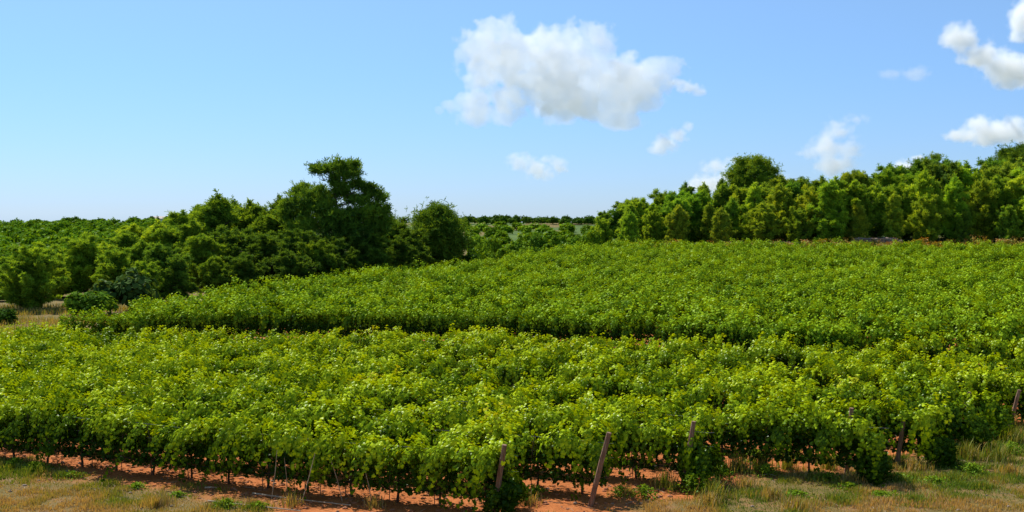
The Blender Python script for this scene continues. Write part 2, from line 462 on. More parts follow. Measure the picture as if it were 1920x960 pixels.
for i in range(4):
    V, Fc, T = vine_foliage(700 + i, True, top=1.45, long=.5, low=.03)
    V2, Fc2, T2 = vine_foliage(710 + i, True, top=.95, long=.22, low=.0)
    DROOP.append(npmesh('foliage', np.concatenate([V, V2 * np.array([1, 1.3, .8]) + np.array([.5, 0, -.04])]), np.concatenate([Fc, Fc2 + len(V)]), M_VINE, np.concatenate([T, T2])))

ORD = 'first second third fourth fifth sixth seventh eighth ninth tenth eleventh twelfth thirteenth fourteenth fifteenth sixteenth seventeenth eighteenth nineteenth twentieth'.split()
TENS = {2: 'twenty', 3: 'thirty', 4: 'forty', 5: 'fifty', 6: 'sixty', 7: 'seventy', 8: 'eighty', 9: 'ninety'}
def ordinal(n):
    if n <= 20: return ORD[n - 1]
    if n % 10 == 0: return TENS[n // 10][:-1] + 'ieth'
    return TENS[n // 10] + '-' + ORD[n % 10 - 1]

spots = []
for k in range(11):
    x = ENDX[k] - .75
    n = 0
    while True:
        y = rowy(k, x)
        if abs(x) <= .54 * y + 4:
            n += 1
            spots.append((math.hypot(x, y) + (0 if abs(x) <= .452 * y + .8 else 500), k, n, x, y))
        elif x < 0: break
        x -= 1.12 + random.uniform(-.06, .06)
spots.sort()
print('visible', sum(1 for q in spots if q[0] < 400))
spots = [q for q in spots if q[0] < 400][:300] + [q for q in spots if q[0] >= 400] if sum(1 for q in spots if q[0] < 400) <= 300 else spots
NN = min(300, sum(1 for q in spots if q[0] < 400))
near, rest = spots[:NN], [(s[3], s[4], math.atan(-.42 + .018 * s[1])) for s in spots[NN:]]
rr = random.Random(5)
nearrow = {}
for s in near: nearrow.setdefault(s[1], []).append(s)
for k, ss in nearrow.items():
    ss.sort(key=lambda s: s[3])
    for j, (dist, kk, n, x, y) in enumerate(ss):
        i = rr.randrange(NV)
        ang = math.atan((rowy(k, x + .5) - rowy(k, x - .5)))
        root = empty('grapevine', (x, y, gz(x, y)), ang + (math.pi if rr.random() < .5 else 0), 1)
        s_ = rr.uniform(.90, 1.08) 
        root.scale = (rr.uniform(.97, 1.1), rr.uniform(.9, 1.15), s_)
        nr = len(ss) - j
        if k == 10: root.scale.z *= .95
        if k == 0: row = 'in the front trellis row'
        elif k == 10: row = 'in the last row before the gap'
        else: row = 'in the %s trellis row back' % ordinal(k + 1)
        if k <= 5: lab = 'leafy grapevine %s, %s from the row end post' % (row, ordinal(nr))
        else: lab = 'leafy grapevine %s, %s from the left photo edge' % (row, ordinal(j + 1))
        props(root, lab, 'grapevine', 'grapevines trained in rows in the near vineyard')
        end = (j == len(ss) - 1 and k < 9 and k != 1)
        if end: root.rotation_euler.z = ang
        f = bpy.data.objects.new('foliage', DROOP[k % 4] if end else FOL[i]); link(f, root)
        tk = bpy.data.objects.new('trunk', TRK[rr.randrange(NV)]); link(tk, root)

# upper vineyard: past 300 of a kind, one object of instanced vines
src = bpy.data.collections.new('vine_sources')
VAR = 12
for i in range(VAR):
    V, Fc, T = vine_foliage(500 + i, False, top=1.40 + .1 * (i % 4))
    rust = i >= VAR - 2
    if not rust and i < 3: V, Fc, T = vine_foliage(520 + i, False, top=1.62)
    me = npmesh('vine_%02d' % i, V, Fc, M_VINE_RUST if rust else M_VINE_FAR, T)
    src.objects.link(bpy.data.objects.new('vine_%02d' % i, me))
for i in range(4):
    src.objects.link(bpy.data.objects.new('vine_near_%02d' % i, FOL[i]))
pts = []
for x, y, a in rest: pts.append((x, y, a, 3))
NR2 = 41
for i in range(NR2):
    x = -30
    while x < 100:
        x += 1.12 + rr.uniform(-.08, .08) - (.42 if i == 0 else 0)
        y = rowy2(i / (NR2 - 1), x)
        if y > 151.5 or abs(x) > .54 * y + 6: continue
        if x < xb(y) - .5 + .6 * math.sin(y * .7): continue
        if rr.random() < .025: continue
        if y < rowy(10, x) + 1.8: continue
        ang = math.atan((rowy2(i / (NR2 - 1), x + 1) - rowy2(i / (NR2 - 1), x - 1)) / 2)
        pts.append((x, y, ang, 2 if i == 0 else 1 if (y > 145 and x > 15 and rr.random() < .25 + .6 * (x > 35)) else 0))
pts = np.array(pts)
def instancer(name, P, rot, scl, idxs, coll, mat=None):
    me = bpy.data.meshes.new(name)
    me.vertices.add(len(P)); me.vertices.foreach_set('co', np.asarray(P, np.float32).ravel())
    for nm, ty, arr in (('rot', 'FLOAT', rot), ('scl', 'FLOAT', scl), ('pick', 'INT', idxs)):
        a = me.attributes.new(nm, ty, 'POINT'); a.data.foreach_set('value', np.asarray(arr, np.float32 if ty == 'FLOAT' else np.int32))
    o = link(bpy.data.objects.new(name, me))
    ng = bpy.data.node_groups.new(name + '_nodes', 'GeometryNodeTree')
    ng.interface.new_socket('Geometry', in_out='INPUT', socket_type='NodeSocketGeometry')
    ng.interface.new_socket('Geometry', in_out='OUTPUT', socket_type='NodeSocketGeometry')
    gi = ng.nodes.new('NodeGroupInput'); go = ng.nodes.new('NodeGroupOutput')
    ip = ng.nodes.new('GeometryNodeInstanceOnPoints'); ci = ng.nodes.new('GeometryNodeCollectionInfo')
    ci.inputs['Collection'].default_value = coll
    ci.inputs['Separate Children'].default_value = True
    ci.inputs['Reset Children'].default_value = True
    def na(nm, ty):
        n = ng.nodes.new('GeometryNodeInputNamedAttribute'); n.data_type = ty; n.inputs['Name'].default_value = nm
        return n.outputs[0]
    cx = ng.nodes.new('ShaderNodeCombineXYZ')
    ng.links.new(na('rot', 'FLOAT'), cx.inputs[2])
    e2r = ng.nodes.new('FunctionNodeEulerToRotation'); ng.links.new(cx.outputs[0], e2r.inputs[0])
    ng.links.new(gi.outputs[0], ip.inputs['Points']); ng.links.new(ci.outputs[0], ip.inputs['Instance'])
    ip.inputs['Pick Instance'].default_value = True
    ng.links.new(na('pick', 'INT'), ip.inputs['Instance Index'])
    ng.links.new(e2r.outputs[0], ip.inputs['Rotation'])
    ng.links.new(na('scl', 'FLOAT'), ip.inputs['Scale'])
    ng.links.new(ip.outputs[0], go.inputs[0])
    md = o.modifiers.new('instances', 'NODES'); md.node_group = ng
    return o
PP = np.stack([pts[:, 0], pts[:, 1], ground(pts[:, 0], pts[:, 1])], 1)
n = len(PP)
pick = rng.integers(0, VAR - 2, n); pick = np.where(pts[:, 3] == 1, VAR - 2 + rng.integers(0, 2, n), pick)
SCL = np.clip(rng.normal(.94, .10, n), .7, 1.2)
SCL = np.where(pts[:, 3] == 2, rng.uniform(.88, .98, n), SCL)
pick = np.where(pts[:, 3] == 3, VAR + rng.integers(0, 4, n), pick)
SCL = np.where(pts[:, 3] == 3, rng.uniform(.9, 1.0, n), SCL)
o = instancer('vineyard', PP, pts[:, 2] + np.pi * rng.integers(0, 2, n), SCL, pick, src)
props(o, 'green rows of distant grapevines covering the upper slope', 'vineyard', None, 'stuff')
print('near vines', len(near), 'far vines', n)

# ------------------------------------------------------------------ pines
def blades(k, r, width=.14):
    """template tuft of k needle sprays radiating from the origin, biased to +z"""
    V = []; Fq = []
    for i in range(k):
        d = r.normal(size=3) + np.array([0, 0, .8]); d /= np.linalg.norm(d)
        s = np.cross(d, r.normal(size=3)); s /= np.linalg.norm(s)
        L = r.uniform(.7, 1.1); o = len(V)
        V += [d * .05 - s * width * .4, d * .05 + s * width * .4, d * L + s * width * .5, d * L - s * width * .5]
        Fq.append((o, o + 1, o + 2, o + 3))
    return np.array(V), np.array(Fq)

def pine_meshes(seed, lobes, trunk_pts, trunk_r, tufts=135, tuft=.33, k=8, width=.15, name='crown'):
    r = np.random.default_rng(seed)
    tmpl = [blades(k, r, width) for _ in range(4)]
    Vs = []; Fs = []; Ts = []; off = 0
    tp = [Vector(p) for p in trunk_pts]
    H = tp[-1].z
    for (c, rad) in lobes:
        c = np.array(c); rad = np.array(rad)
        n = max(10, int(tufts * (rad.prod() ** (2 / 3)) / .5))
        d = r.normal(size=(n, 3)); d[:, 2] += .35
        d /= np.linalg.norm(d, axis=1, keepdims=True)
        P = c + d * np.abs(r.normal(size=(n, 1)) * .46 + .42) * rad
        ax = np.array([c[0], c[1], 0.0]) / (math.hypot(c[0], c[1]) + .6)
        nrm = d * .45 + ax * .55 + np.array([0, 0, .75]) + r.normal(size=(n, 3)) * .2
        M = frames(nrm, r.normal(size=(n, 3)))
        lobe_t = r.normal() * .11
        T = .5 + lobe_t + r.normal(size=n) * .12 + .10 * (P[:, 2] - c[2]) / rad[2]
        sc = r.uniform(.7, 1.25, n) * tuft
        w = r.integers(0, 4, n)
        for j in range(4):
            q = w == j
            if not q.any(): continue
            V, Fc, T2 = scatter(tmpl[j][0], tmpl[j][1], P[q], M[q], sc[q], np.clip(T[q], 0, 1))
            Vs.append(V); Fs.append(Fc + off); Ts.append(T2); off += len(V)
    crown = npmesh(name, np.concatenate(Vs), np.concatenate(Fs), M_PINE, np.concatenate(Ts))
    b = MB()
    nseg = len(tp)
    b.tube(tp, [trunk_r * (1 - .8 * i / (nseg - 1)) for i in range(nseg)], 8, .08)
    def trunk_at(z):
        for i in range(nseg - 1):
            if tp[i].z <= z <= tp[i + 1].z:
                f = (z - tp[i].z) / (tp[i + 1].z - tp[i].z + 1e-6); return tp[i].lerp(tp[i + 1], f), trunk_r * (1 - .8 * (i + f) / (nseg - 1))
        return tp[-1], trunk_r * .2
    random.seed(seed)
    for (c, rad) in lobes:
        c = Vector(c)
        hd = math.hypot(c.x, c.y)
        q, tr = trunk_at(max(tp[0].z + .2, min(c.z - hd * .35 - .2, H * .97)))
        mid = q.lerp(c, .5) + Vector((random.uniform(-.12, .12), random.uniform(-.12, .12), random.uniform(-.15, .1)))
        b.tube([q, mid, c], [min(tr * .5, .07), .035, .015], 5, .1)
    return crown, b.mesh('trunk', M_PBARK, True)

def pine_variant(seed, H=8.0, wid=.33, base=.10, shape=1.0, nb=46):
    """young Aleppo pine: rising boughs of unequal length, each ending in feathery clumps"""
    r = random.Random(seed)
    lobes = []
    tops = [(0, 0, H * .95)] + [(r.uniform(-.3, .3) * wid * H, r.uniform(-.3, .3) * wid * H, H * r.uniform(.80, .92)) for _ in range(2)]
    for i in range(nb):
        t = base + (.93 - base) * ((i + r.random()) / nb) ** .85
        u = (t - base) / (1 - base)
        prof = (min(1, .62 + 1.5 * u) * (1 - u) ** (.62 * shape)) 
        Rr = max(.05, wid * H * prof * r.choice([.45, .7, .9, 1.0, 1.2, 1.45]))
        a = i * 2.39996 + r.uniform(-.35, .35)
        rise = Rr * r.uniform(.25, .75)
        n = 1 + int(Rr / .55)
        for j in range(n):
            f = (j + 1) / n
            lr = H * .036 * r.uniform(.65, 1.45) * (1.1 - .3 * f) + .07
            q = Rr * f
            lobes.append(((q * math.cos(a) + r.uniform(-.18, .18), q * math.sin(a) + r.uniform(-.18, .18), H * t - .15 + rise * f * f), (lr * 1.05, lr * 1.05, lr * r.uniform(.8, 1.5))))
    for (x, y, z) in tops:
        for k in range(5):
            lobes.append(((x + r.uniform(-.1, .1), y + r.uniform(-.1, .1), z + .25 - k * .36), (.10 + .09 * k, .10 + .09 * k, .34)))
    bend = r.uniform(-.3, .3)
    tp = [(0, 0, -.3), (bend * .3, 0, H * .2), (bend, bend * .5, H * .5), (bend * .6, 0, H * .75), (0, 0, H * .93)]
    return pine_meshes(seed, lobes, tp, .14)

PV = [pine_variant(11, wid=.27, shape=.8), pine_variant(12, wid=.22, base=.04), pine_variant(13, wid=.30, base=.08, shape=.6, nb=56), pine_variant(14, wid=.21, base=.12, shape=1.2, nb=38),
      pine_variant(15, wid=.31, base=.12, shape=.7, nb=54), pine_variant(16, wid=.25, base=.05, shape=1.1), pine_variant(17, wid=.28, base=.18, shape=.6), pine_variant(18, wid=.25, base=.03, shape=1.4, nb=42), pine_variant(19, wid=.24, base=.25, shape=.7, nb=36)]

def place_pair(name, crown, trunk, x, y, h, baseH, rz, color, label, cat, group=None, wscale=1.0):
    s = h / baseH
    root = empty(name, (x, y, gz(x, y) - .05), rz, (s * wscale, s * wscale, s))
    props(root, label, cat, group)
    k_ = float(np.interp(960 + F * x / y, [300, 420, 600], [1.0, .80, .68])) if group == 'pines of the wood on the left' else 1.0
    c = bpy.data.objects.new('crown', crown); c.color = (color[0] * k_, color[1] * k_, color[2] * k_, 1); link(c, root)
    tk = bpy.data.objects.new('trunk', trunk); link(tk, root)
    return root

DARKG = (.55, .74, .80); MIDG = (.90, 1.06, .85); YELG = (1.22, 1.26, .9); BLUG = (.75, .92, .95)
# pine wood on the right: three ranks along the top of the vineyard
SKX = [1105, 1130, 1185, 1230, 1260, 1300, 1345, 1380, 1450, 1500, 1560, 1600, 1650, 1700, 1730, 1770, 1800, 1850, 1900, 1960]
SKY_ = [418, 400, 374, 380, 356, 350, 352, 340, 338, 336, 330, 322, 318, 322, 305, 292, 305, 308, 300, 290]
rp = random.Random(21)
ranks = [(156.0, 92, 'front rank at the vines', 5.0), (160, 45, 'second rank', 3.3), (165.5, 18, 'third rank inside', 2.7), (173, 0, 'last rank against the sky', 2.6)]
for ri, (d, drop, desc, stp) in enumerate(ranks):
    x = 11.6 + ri * .9 + (3 if ri == 3 else 0); j = 0
    while x < .452 * d + 2:
        px = 960 + F * x / d
        sk = np.interp(px, SKX, SKY_)
        base_y = 455
        frac = [rp.uniform(.40, .92), rp.uniform(.78, .95), .95, 1.0][ri]
        top = base_y - (base_y - sk) * frac * rp.uniform(.86, 1.05)
        dd = d + rp.uniform(-1.3, 1.3)
        h = (ztop(top, dd) - gz(x, dd)) * 1.03
        if h > 1.2:
            v = rp.randrange(len(PV)); j += 1
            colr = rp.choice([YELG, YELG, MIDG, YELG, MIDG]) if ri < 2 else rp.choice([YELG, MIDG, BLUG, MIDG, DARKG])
            colr = tuple(c * rp.uniform(.88, 1.08) for c in colr)
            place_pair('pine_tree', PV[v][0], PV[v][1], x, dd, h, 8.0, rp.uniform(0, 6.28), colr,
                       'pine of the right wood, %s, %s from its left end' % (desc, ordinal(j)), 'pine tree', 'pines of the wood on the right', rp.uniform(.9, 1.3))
        x += stp * rp.uniform(.6, 1.35)

def px_tree(name, px, top, d, wpx, v, color, label, cat, group=None, seed=0, wmul=1.0, base=8.0):
    x = (px - 960) / F * d
    h = ztop(top, d) - gz(x, d)
    nat = 2 * .29 * h
    want = wpx / F * d * 1.28
    return place_pair(name, PV[v][0], PV[v][1], x, d, h, base, seed * 1.7, color, label, cat, group, min(1.42, max(.85, want / nat)))

GL = 'pines of the wood on the left'
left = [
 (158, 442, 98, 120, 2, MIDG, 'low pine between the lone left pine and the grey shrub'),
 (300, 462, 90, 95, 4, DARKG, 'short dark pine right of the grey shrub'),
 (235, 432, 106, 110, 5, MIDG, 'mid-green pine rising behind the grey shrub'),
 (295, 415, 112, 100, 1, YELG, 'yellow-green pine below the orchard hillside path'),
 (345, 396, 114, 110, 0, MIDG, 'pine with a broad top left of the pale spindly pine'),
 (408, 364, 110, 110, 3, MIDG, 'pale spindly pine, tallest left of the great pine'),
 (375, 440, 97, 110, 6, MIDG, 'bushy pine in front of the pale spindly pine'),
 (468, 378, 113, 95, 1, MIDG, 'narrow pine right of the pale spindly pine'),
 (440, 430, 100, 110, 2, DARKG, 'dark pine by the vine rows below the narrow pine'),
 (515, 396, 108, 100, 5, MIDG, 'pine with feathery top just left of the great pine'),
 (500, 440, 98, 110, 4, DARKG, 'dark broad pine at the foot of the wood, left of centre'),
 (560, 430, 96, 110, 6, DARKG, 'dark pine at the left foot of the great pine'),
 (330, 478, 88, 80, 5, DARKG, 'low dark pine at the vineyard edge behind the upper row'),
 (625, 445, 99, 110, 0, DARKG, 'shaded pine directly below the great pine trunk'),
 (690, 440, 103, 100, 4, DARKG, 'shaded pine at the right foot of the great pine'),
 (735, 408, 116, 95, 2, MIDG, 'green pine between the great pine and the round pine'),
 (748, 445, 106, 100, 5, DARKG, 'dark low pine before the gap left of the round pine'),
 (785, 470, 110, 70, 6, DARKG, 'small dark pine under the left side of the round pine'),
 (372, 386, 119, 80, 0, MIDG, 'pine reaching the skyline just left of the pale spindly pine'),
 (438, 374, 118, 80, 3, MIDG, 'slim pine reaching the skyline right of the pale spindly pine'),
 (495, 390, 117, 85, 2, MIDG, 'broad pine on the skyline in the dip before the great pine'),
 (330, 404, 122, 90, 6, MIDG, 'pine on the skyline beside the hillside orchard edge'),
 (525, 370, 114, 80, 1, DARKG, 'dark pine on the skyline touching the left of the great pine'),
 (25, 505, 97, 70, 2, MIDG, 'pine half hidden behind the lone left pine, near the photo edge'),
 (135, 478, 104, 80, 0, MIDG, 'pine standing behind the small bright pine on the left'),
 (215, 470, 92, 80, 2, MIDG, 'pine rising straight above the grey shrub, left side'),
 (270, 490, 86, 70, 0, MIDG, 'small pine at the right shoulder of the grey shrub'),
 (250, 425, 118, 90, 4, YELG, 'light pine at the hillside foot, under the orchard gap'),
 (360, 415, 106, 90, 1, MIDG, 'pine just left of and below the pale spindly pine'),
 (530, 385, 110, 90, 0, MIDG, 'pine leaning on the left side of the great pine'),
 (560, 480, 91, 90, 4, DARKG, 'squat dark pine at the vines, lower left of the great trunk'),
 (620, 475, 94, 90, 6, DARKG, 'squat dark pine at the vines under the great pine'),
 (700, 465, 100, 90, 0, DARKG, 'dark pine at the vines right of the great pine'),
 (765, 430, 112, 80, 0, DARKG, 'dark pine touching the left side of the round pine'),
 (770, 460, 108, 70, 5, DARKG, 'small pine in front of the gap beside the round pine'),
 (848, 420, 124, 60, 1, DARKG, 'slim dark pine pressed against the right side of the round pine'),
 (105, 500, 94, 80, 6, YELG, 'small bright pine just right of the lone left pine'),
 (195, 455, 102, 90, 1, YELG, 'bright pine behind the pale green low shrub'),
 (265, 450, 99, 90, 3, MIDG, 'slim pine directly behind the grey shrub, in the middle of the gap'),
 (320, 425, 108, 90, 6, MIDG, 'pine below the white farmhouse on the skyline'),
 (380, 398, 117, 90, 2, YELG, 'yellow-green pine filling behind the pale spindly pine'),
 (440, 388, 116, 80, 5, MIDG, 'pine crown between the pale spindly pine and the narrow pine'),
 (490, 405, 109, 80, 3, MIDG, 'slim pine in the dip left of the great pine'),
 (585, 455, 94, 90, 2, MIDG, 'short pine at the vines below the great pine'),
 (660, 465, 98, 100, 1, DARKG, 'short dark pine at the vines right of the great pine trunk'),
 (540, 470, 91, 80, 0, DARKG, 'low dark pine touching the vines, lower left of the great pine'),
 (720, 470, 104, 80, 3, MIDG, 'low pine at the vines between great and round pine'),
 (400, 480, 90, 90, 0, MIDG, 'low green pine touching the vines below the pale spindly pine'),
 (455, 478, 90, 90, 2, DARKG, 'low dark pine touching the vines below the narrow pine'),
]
for i, (px, top, d, w, v, c, lab) in enumerate(left):
    px_tree('pine_tree', px, top, d, w, v, c, lab, 'pine tree', GL, i + 1)

# the great tiered pine
D = 105; x0 = (640 - 960) / F * D
def L(px, py, rx, rz, dy=0.0, ry=None):
    p = at(px, py, D)
    k = D / F
    return ((p.x - x0, dy, p.z - gz(x0, D)), (rx * k, (ry or rx) * k, rz * k))
big = [L(612, 318, 26, 11, .3), L(640, 312, 26, 12, -.5), L(660, 316, 18, 15, .5), L(640, 325, 24, 10, .9), L(628, 335, 16, 10, -.3), L(655, 330, 18, 9, -.9), L(595, 321, 12, 7, 0), L(668, 308, 10, 7),
       L(660, 348, 18, 9, .6), L(645, 352, 18, 10, -.6), L(672, 342, 9, 7), L(632, 362, 18, 11, .2),
       L(560, 362, 20, 15, .2), L(585, 368, 26, 16, -1), L(610, 372, 24, 16, .8), L(550, 382, 20, 14, -.6), L(532, 385, 11, 9), L(572, 352, 14, 9), L(600, 392, 28, 16, -1.5), L(565, 402, 28, 18, .5), L(540, 405, 18, 14),
       L(690, 365, 20, 12, .3), L(706, 362, 11, 11), L(680, 378, 24, 10, -.7), L(700, 388, 22, 9, .8), L(724, 392, 12, 9), L(715, 402, 20, 11), L(660, 402, 30, 12, -.8), L(690, 412, 32, 15, .5),
       L(640, 405, 28, 14, -1.6), L(625, 425, 34, 18, -1.2), L(585, 425, 34, 18, -1.2), L(665, 430, 36, 18, -1), L(705, 430, 30, 18, -.2), L(560, 435, 28, 18, 0), L(640, 450, 40, 20, -.5), L(600, 460, 40, 20, .5), L(680, 460, 40, 20, 0), L(725, 420, 18, 14, 0)]
big += [L(676, 350, 16, 10, .5), L(694, 352, 14, 9, -.3), L(656, 374, 22, 11, .7), L(712, 372, 16, 10, .2), L(668, 326, 14, 9, -.2), L(590, 316, 14, 7, .2), L(628, 345, 13, 10, .2), L(644, 362, 16, 9, .3), L(618, 386, 24, 13, -.9), L(600, 355, 14, 8, .4), L(690, 398, 30, 13, -1.1), L(575, 385, 26, 16, -1.3), L(535, 400, 16, 12, .4), L(655, 418, 34, 14, 1.2), L(605, 410, 34, 16, 1.4)]
tp = [(0.2, 0, -.3), (.1, 0, 2.5), (-.15, 0, 5), (-.35, .1, 7), (-.6, 0, 9), (-.2, 0, 10.6)]
cr, tk = pine_meshes(77, big, tp, .26, tufts=105, tuft=.38, k=8, width=.14)
root = empty('great_pine', (x0, D, gz(x0, D)))
props(root, 'great dark pine with tiered crown and flat top, tallest of the left wood', 'pine tree', GL)
c = link(bpy.data.objects.new('crown', cr), root); c.color = (.60, .76, .68, 1)
link(bpy.data.objects.new('trunk', tk), root)

def dome_lobes(H, Wd, n, seed, zc=.55, lr=.16):
    r = random.Random(seed); out_ = []
    for i in range(n):
        z = 1 - 2 * (i + .5) / n; q = math.sqrt(1 - z * z); a = i * 2.39996
        s = r.uniform(.62, .86)
        out_.append(((q * math.cos(a) * Wd / 2 * s, q * math.sin(a) * Wd / 2 * s, H * zc + z * H * (1 - zc) * s), (H * lr * r.uniform(.8, 1.2),) * 2 + (H * lr * .75,)))
    for i in range(n // 3):
        out_.append(((r.uniform(-.3, .3) * Wd, r.uniform(-.3, .3) * Wd, H * r.uniform(.25, .75)), (H * lr, H * lr, H * lr)))
    return out_
# round dense pine at the right end of the left wood
def dome_tree(name, px, top, d, wpx, color, label, cat, group, seed, n=34, zc=.55, lr=.14, tufts=75):
    x = (px - 960) / F * d; g0 = gz(x, d); H = ztop(top, d) - g0; Wd = wpx / F * d
    cr, tk = pine_meshes(seed, dome_lobes(H, Wd, n, seed, zc, lr), [(0, 0, -.3), (.1, 0, H * .3), (0, .1, H * .6), (0, 0, H * .8)], .16, tufts=tufts, tuft=.38, k=8, width=.14)
    root = empty(name, (x, d, g0)); props(root, label, cat, group)
    c = link(bpy.data.objects.new('crown', cr), root); c.color = (*color, 1)
    link(bpy.data.objects.new('trunk', tk), root)
PV.append(pine_variant(91, wid=.44, base=.02, shape=.55, nb=84))
px_tree('pine_tree', 58, 468, 84, 118, len(PV) - 1, (.95, 1.1, .85), 'small rounded pine standing alone in dry grass at the left edge', 'pine tree', GL, 3)
dome_tree('round_pine', 822, 376, 120, 100, (.52, .66, .56), 'dense rounded dark pine at the right end of the left wood', 'pine tree', GL, 81, n=40, zc=.5)
dome_tree('round_pine', 1412, 291, 186, 98, (.58, .70, .55), 'tall round-topped dark pine rising above the right wood', 'pine tree', 'pines of the wood on the right', 82, n=40, zc=.72, lr=.1)
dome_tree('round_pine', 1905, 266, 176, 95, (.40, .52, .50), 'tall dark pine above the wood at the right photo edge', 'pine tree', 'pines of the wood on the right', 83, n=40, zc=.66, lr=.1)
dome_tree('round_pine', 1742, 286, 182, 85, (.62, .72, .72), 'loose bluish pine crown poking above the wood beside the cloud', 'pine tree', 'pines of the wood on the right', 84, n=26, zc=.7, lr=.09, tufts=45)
px_tree('pine_tree', 1353, 335, 184, 30, 3, (.6, .72, .55), 'slim pine tip just left of the tall round-topped pine', 'pine tree', 'pines of the wood on the right', 3)

# ------------------------------------------------------------------ shrubs and orchard
def shrub_mesh(seed, n=1500, leaf=.16, up=.8):
    r = np.random.default_rng(seed)
    nl = 16
    c = r.normal(size=(nl, 3)); c /= np.linalg.norm(c, axis=1, keepdims=True); c *= r.uniform(.45, .68, (nl, 1)); c[:, 2] = np.abs(c[:, 2]) * up + .42
    w = r.integers(0, nl, n)
    d = r.normal(size=(n, 3)); d /= np.linalg.norm(d, axis=1, keepdims=True)
    rad = r.uniform(.25, .42, nl)
    P = c[w] + d * (rad[w] * r.uniform(.5, 1.08, n) ** .5)[:, None]
    P[:, 2] = np.maximum(P[:, 2], .03)
    M = frames(d + np.array([0, 0, .5]) + r.normal(size=(n, 3)) * .4, r.normal(size=(n, 3)))
    V, Fc, T = scatter(PL, PLF, P, M, r.uniform(.7, 1.3, n) * leaf, np.clip(.5 + r.normal(size=nl)[w] * .12 + r.normal(size=n) * .15, 0, 1))
    return npmesh('crown', V, Fc, M_SHRUB, T)
SH = [shrub_mesh(40 + i) for i in range(6)]
SHF = [shrub_mesh(60 + i, 420, .26, .9) for i in range(5)]
def shrub_at(name, px, top, d, wpx, color, label, cat, group=None, far=False, i=0):
    x = (px - 960) / F * d; g0 = gz(x, d); h = max(.4, ztop(top, d) - g0); w = wpx / F * d / 1.8
    o = bpy.data.objects.new(name, (SHF if far else SH)[i % (5 if far else 6)])
    o.location = (x, d, g0 - .05); o.scale = (w, w, h / 1.45); o.rotation_euler = (0, 0, i * 2.1); o.color = (*color, 1)
    props(link(o), label, cat, group); return o
GS = 'shrubs at the foot of the left wood'
shrub_at('mastic_shrub', 232, 484, 79, 125, (.42, .46, 1.5), 'dark grey-green round shrub between two low pines', 'shrub', GS, i=0)
shrub_at('shrub', 168, 530, 76, 95, (.75, .85, .9), 'pale green low shrub left of the grey-green shrub', 'shrub', GS, i=1)
shrub_at('shrub', -4, 566, 72, 62, (.30, .4, .5), 'nearly black bush cut off by the left photo edge', 'shrub', GS, i=2)
shrub_at('shrub', 20, 535, 92, 70, (.7, .8, .7), 'scrubby bush behind the lone left pine', 'shrub', GS, i=3)
shrub_at('shrub', 120, 520, 96, 75, (1.0, 1.0, .7), 'yellowish bush right of the lone left pine', 'shrub', GS, i=4)
shrub_at('shrub', 268, 530, 82, 60, (.45, .55, .6), 'dark bush hugging the right side of the grey-green shrub', 'shrub', GS, i=5)
for j, (px, top, d, w) in enumerate([(8, 480, 118, 60), (50, 462, 128, 60), (95, 470, 122, 60), (20, 510, 102, 60), (140, 462, 126, 60), (-10, 500, 110, 60), (85, 498, 108, 50), (0, 462, 134, 60), (180, 455, 130, 60), (30, 452, 140, 60), (110, 450, 140, 60), (70, 445, 146, 60)]):
    shrub_at('shrub', px, top, d, w, (.85, .95, .7), 'green scrub bush behind the lone left pine, %s nearest' % ordinal(j + 1), 'shrub', 'scrub behind the lone left pine', i=j)
GM = 'shrubs in the saddle between the two woods'
mids = [(880, 455, 124, 50, 'left foot'), (905, 440, 140, 42, ''), (925, 432, 158, 38, ''), (945, 452, 132, 46, ''), (968, 436, 152, 40, ''), (990, 448, 142, 44, ''), (1010, 430, 170, 40, ''),
        (1030, 444, 150, 44, ''), (1048, 430, 172, 36, ''), (1062, 441, 155, 42, ''), (1088, 432, 165, 38, ''), (1102, 426, 158, 44, ''), (915, 462, 127, 44, ''), (975, 458, 133, 40, ''), (890, 432, 160, 34, ''), (1005, 456, 140, 36, ''), (1045, 455, 146, 34, ''), (1078, 450, 150, 34, '')]
mids.sort()
for j, (px, top, d, w, _) in enumerate(mids):
    shrub_at('shrub', px, top, d, w, rp.choice([(.75, .85, .7), (1.0, 1.0, .7), (.6, .72, .7)]), 'green bush in the saddle between the woods, %s bush from the round pine' % ordinal(j + 1), 'shrub', GM, i=j)
shrub_at('shrub', 1536, 436, 153, 34, (1.35, 1.2, .6), 'small bright yellow-green bush before the right wood', 'shrub', i=2)
shrub_at('shrub', 1112, 420, 152.5, 40, (1.1, 1.05, .6), 'yellow-green bush at the left foot of the right wood', 'shrub', i=3)
shrub_at('shrub', 1438, 447, 153, 26, (.75, .9, .8), 'low dark green bush by the low stone bank', 'shrub', i=4)

# orchard on the far left hillside and on the ridge between the woods
cnt = 0
for ri in range(25):
    y = 150 + ri * 6.4
    j = 0
    x = -.47 * y
    while x < -.27 * y:
        yy = y + rp.uniform(-.5, .5) + .10 * x
        if yy > 130 and not (ri > 16 and rp.random() < .12):
            h = rp.uniform(2.3, 3.2) * (1.0 if ri < 20 else rp.uniform(.7, 1.0)); w = rp.uniform(1.6, 2.2)
            o = bpy.data.objects.new('orchard_tree', SHF[rp.randrange(5)])
            o.location = (x, yy, gz(x, yy) - .05); o.scale = (w, w, h / 1.45); o.rotation_euler = (0, 0, rp.uniform(0, 6.28))
            cc = rp.uniform(.85, 1.15); o.color = (.76 * cc, .90 * cc, .6 * cc, 1)
            j += 1; cnt += 1
            props(link(o), 'round orchard tree on the left hillside, %s row up, %s from the left' % (ordinal(ri + 1), ordinal(j)), 'orchard tree', 'orchard trees on the left hillside')
        x += rp.uniform(3.9, 4.8)
print('orchard', cnt)
